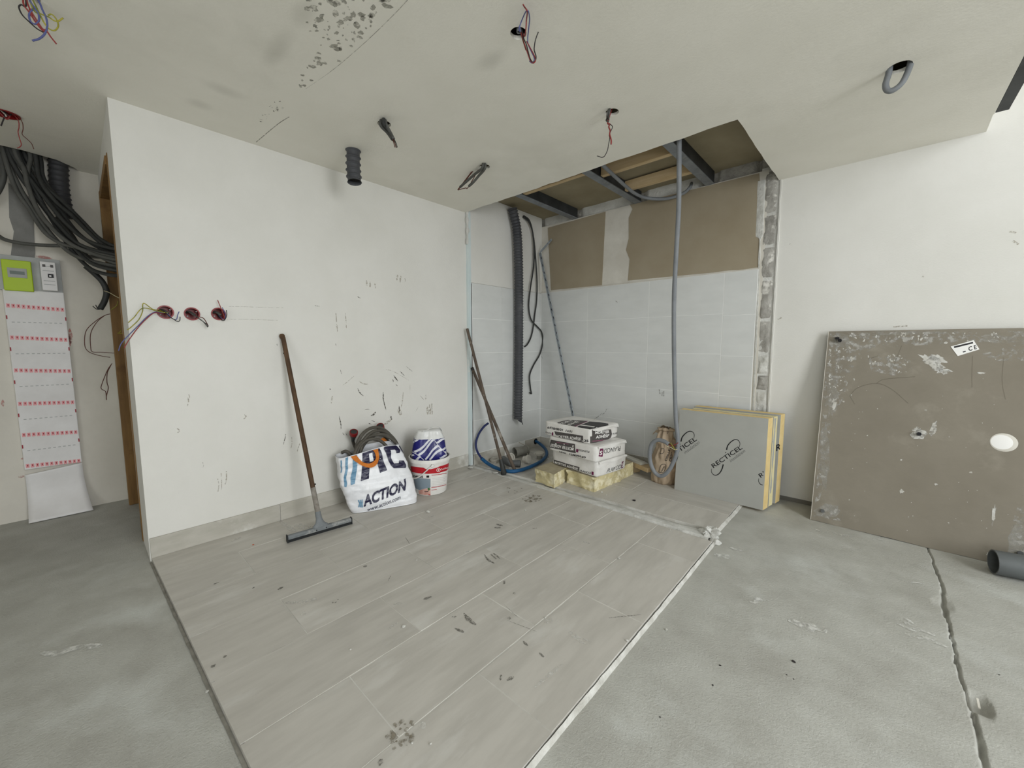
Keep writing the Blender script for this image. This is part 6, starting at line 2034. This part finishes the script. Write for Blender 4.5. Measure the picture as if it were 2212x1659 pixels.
# ------------------------------------------------------------------ hall: cable bundle
CB_ = [
    ([(8, 330), (40, 400), (70, 450), (110, 505), (150, 545), (190, 562), (250, 575)], 'topmost on the left of the bundle'),
    ([(16, 330), (50, 390), (90, 440), (130, 490), (175, 530), (250, 550)], 'second of the bundle'),
    ([(26, 330), (60, 380), (95, 425), (140, 480), (190, 520), (255, 540)], 'third of the bundle'),
    ([(34, 332), (52, 365), (60, 400), (80, 450), (110, 490), (150, 525), (200, 548), (255, 562)], 'fourth of the bundle'),
    ([(44, 334), (70, 380), (100, 420), (130, 455), (165, 500), (205, 530), (258, 552)], 'fifth of the bundle'),
    ([(54, 336), (76, 370), (100, 405), (140, 440), (180, 480), (215, 515), (258, 535)], 'sixth of the bundle'),
    ([(66, 340), (60, 370), (64, 410), (85, 460), (120, 500), (160, 530), (200, 545), (258, 558)], 'curving around the others'),
    ([(78, 345), (82, 375), (95, 405), (125, 440), (155, 465), (190, 500), (225, 530), (258, 540)], 'eighth of the bundle'),
    ([(88, 348), (92, 380), (110, 410), (140, 440), (170, 470), (200, 505), (230, 535), (258, 548)], 'ninth of the bundle'),
    ([(12, 345), (35, 410), (62, 450), (95, 500), (130, 525), (165, 535), (210, 552), (255, 570)], 'lowest edge of the bundle'),
    ([(22, 340), (58, 400), (88, 440), (118, 480), (150, 520), (170, 545), (200, 570), (255, 585)], 'dipping towards the door frame'),
    ([(40, 336), (66, 392), (98, 450), (128, 500), (162, 548), (195, 580), (228, 592), (256, 596)], 'bottom cable passing under the bundle'),
    ([(120, 470), (150, 500), (170, 530), (195, 560), (225, 575), (256, 578)], 'short one joining from the duct')]
ORD = {k: i for i, k in enumerate(sorted(range(len(CB_)), key=lambda q: CB_[q][0][0][0]))}
CN = ['leftmost where it leaves the ceiling'] + [w_ + ' from the left where it leaves the ceiling' for w_ in ('second', 'third', 'fourth', 'fifth', 'sixth', 'seventh', 'eighth', 'ninth', 'tenth', 'eleventh', 'twelfth')] + ['starting below the corrugated duct']
for k, (pts, d_) in enumerate(CB_):
    n = len(pts)
    q = [U(px, py, 0, HX + 0.125 + 0.014 * (k % 4) + 0.36 * (i / (n - 1)) ** 2) for i, (px, py) in enumerate(pts)]
    q.append(q[-1] + V((0.06, 0.18, -0.02)))
    if pts[0][1] < 360:
        q.insert(0, V((q[0].x - 0.01, q[0].y - 0.01, 2.60)))
    o = obj('electrical_cable', MB().tube(smooth_path(q, 6), 0.0125, 8), MATS['cable_grey' if k % 3 == 0 else 'cable_dark'], smooth='all', origin=q[-1])
    tag(o, 'dark cable of the hall bundle, ' + CN[ORD[k]], 'cable', 'cable bundle in the hall')
for pts, r, m_, lb in [([(-90, 470), (-40, 492), (-6, 508), (12, 518), (50, 526), (100, 530), (160, 532), (200, 540), (230, 550), (256, 556)], 0.012, 'cable_grey', 'single grey cable crossing the hall wall above the green meter'),
                       ([(150, 545), (180, 552), (215, 556), (256, 555)], 0.010, 'cable_grey', 'straight grey cable running into the door frame'),
                       ([(-8, 318), (4, 345), (8, 375), (2, 400), (-14, 425), (-60, 470)], 0.016, 'cable_grey', 'grey cable curving out at the left picture edge')]:
    n = len(pts)
    q = [U(px, py, 0, HX + 0.06 + 0.40 * (i / (n - 1)) ** 2) for i, (px, py) in enumerate(pts)]
    if pts[0][0] < 0 and pts[0][1] < 340:
        q = [U(px, py, 0, HX + 0.06) for px, py in pts]
    tag(obj('electrical_cable', MB().tube(smooth_path(q, 6), r, 8), MATS[m_], smooth='all', origin=q[-1]), lb, 'cable')
# tied bundle end in front of the frame
q = [U(px, py, 0, HX + 0.24) for px, py in [(185, 575), (205, 592), (222, 610), (230, 630), (226, 650), (216, 668)]]
t = thing('cable_end', 'cut cable end held by beige tape in front of the wooden frame', 'cable', q[-1])
obj('sheath', MB().tube(smooth_path(q, 6), 0.018, 10), MATS['cable_dark'], t, smooth='all')
for d_ in ((-0.035, 0.02), (-0.02, 0.03), (-0.012, 0.012)):
    wire('wire', [q[-1], q[-1] + V((0.0, d_[0] * 0.5, 0.0)), q[-1] + V((0, d_[0], d_[1]))], 0.003, MATS['wire_black'], t)
tpq = [U(px, py, 0, HX + 0.27) for px, py in [(224, 628), (236, 632), (250, 640), (258, 644)]]
obj('tape', MB().tube(smooth_path(tpq, 5), 0.014, 8, flat=0.2), MATS['cream_tape'], t, smooth=True)
# black corrugated duct of the hall
q = [V((HX + 0.06, U(125, 340, 0, HX + 0.06).y, 2.58)), U(126, 350, 0, HX + 0.06), U(128, 400, 0, HX + 0.06), U(134, 440, 0, HX + 0.06), U(142, 470, 0, HX + 0.06)]
t = thing('flexible_duct', 'dark corrugated duct hanging behind the cables in the hall', 'duct', q[-1])
obj('hose', MB().tube(smooth_path(q, 24), 0.047, 18, rib=0.16, ribstep=0.035, cap=True), mat('duct_black', rgb(60, 60, 62), rough=0.55), t, smooth='all')
# thin loose wires beside the frame
for pts, m_, lb in [([(238, 678), (225, 682), (205, 695), (186, 715), (183, 745), (192, 760), (215, 768), (238, 772)], 'wire_brown', 'thin brown wire looping left of the wooden frame'),
                    ([(228, 680), (210, 695), (196, 720), (196, 750), (200, 760), (220, 761), (250, 763)], 'wire_brown', 'inner thin brown wire looping left of the wooden frame'),
                    ([(242, 785), (232, 800), (220, 830), (219, 840), (228, 846), (230, 862)], 'wire_brown', 'lower left strand of the short wire pair by the frame'),
                    ([(240, 788), (232, 805), (231, 825), (234, 838), (230, 855), (230, 864)], 'wire_brown', 'lower right strand of the short wire pair by the frame'),
                    ([(255, 650), (252, 660), (242, 668), (240, 670)], 'wire_green', 'short yellow wire end at the wooden frame'),
                    ([(272, 703), (258, 718), (254, 720), (268, 720)], 'wire_green', 'yellow wire bent back at the wall corner')]:
    q = [U(px, py, 0, HX + 0.16) for px, py in pts] if pts[0][0] < 245 else [U(px, py, 1, -0.03) if px < 262 else U(px, py, 0, -0.3) for px, py in pts]
    if pts[0][0] >= 245:
        q = [U(px, py, 0, -1.0) for px, py in pts]
    tag(obj('loose_wire', MB().tube(smooth_path(q, 6), 0.0026, 6), MATS[m_], smooth='all', origin=q[-1]), lb, 'wire')
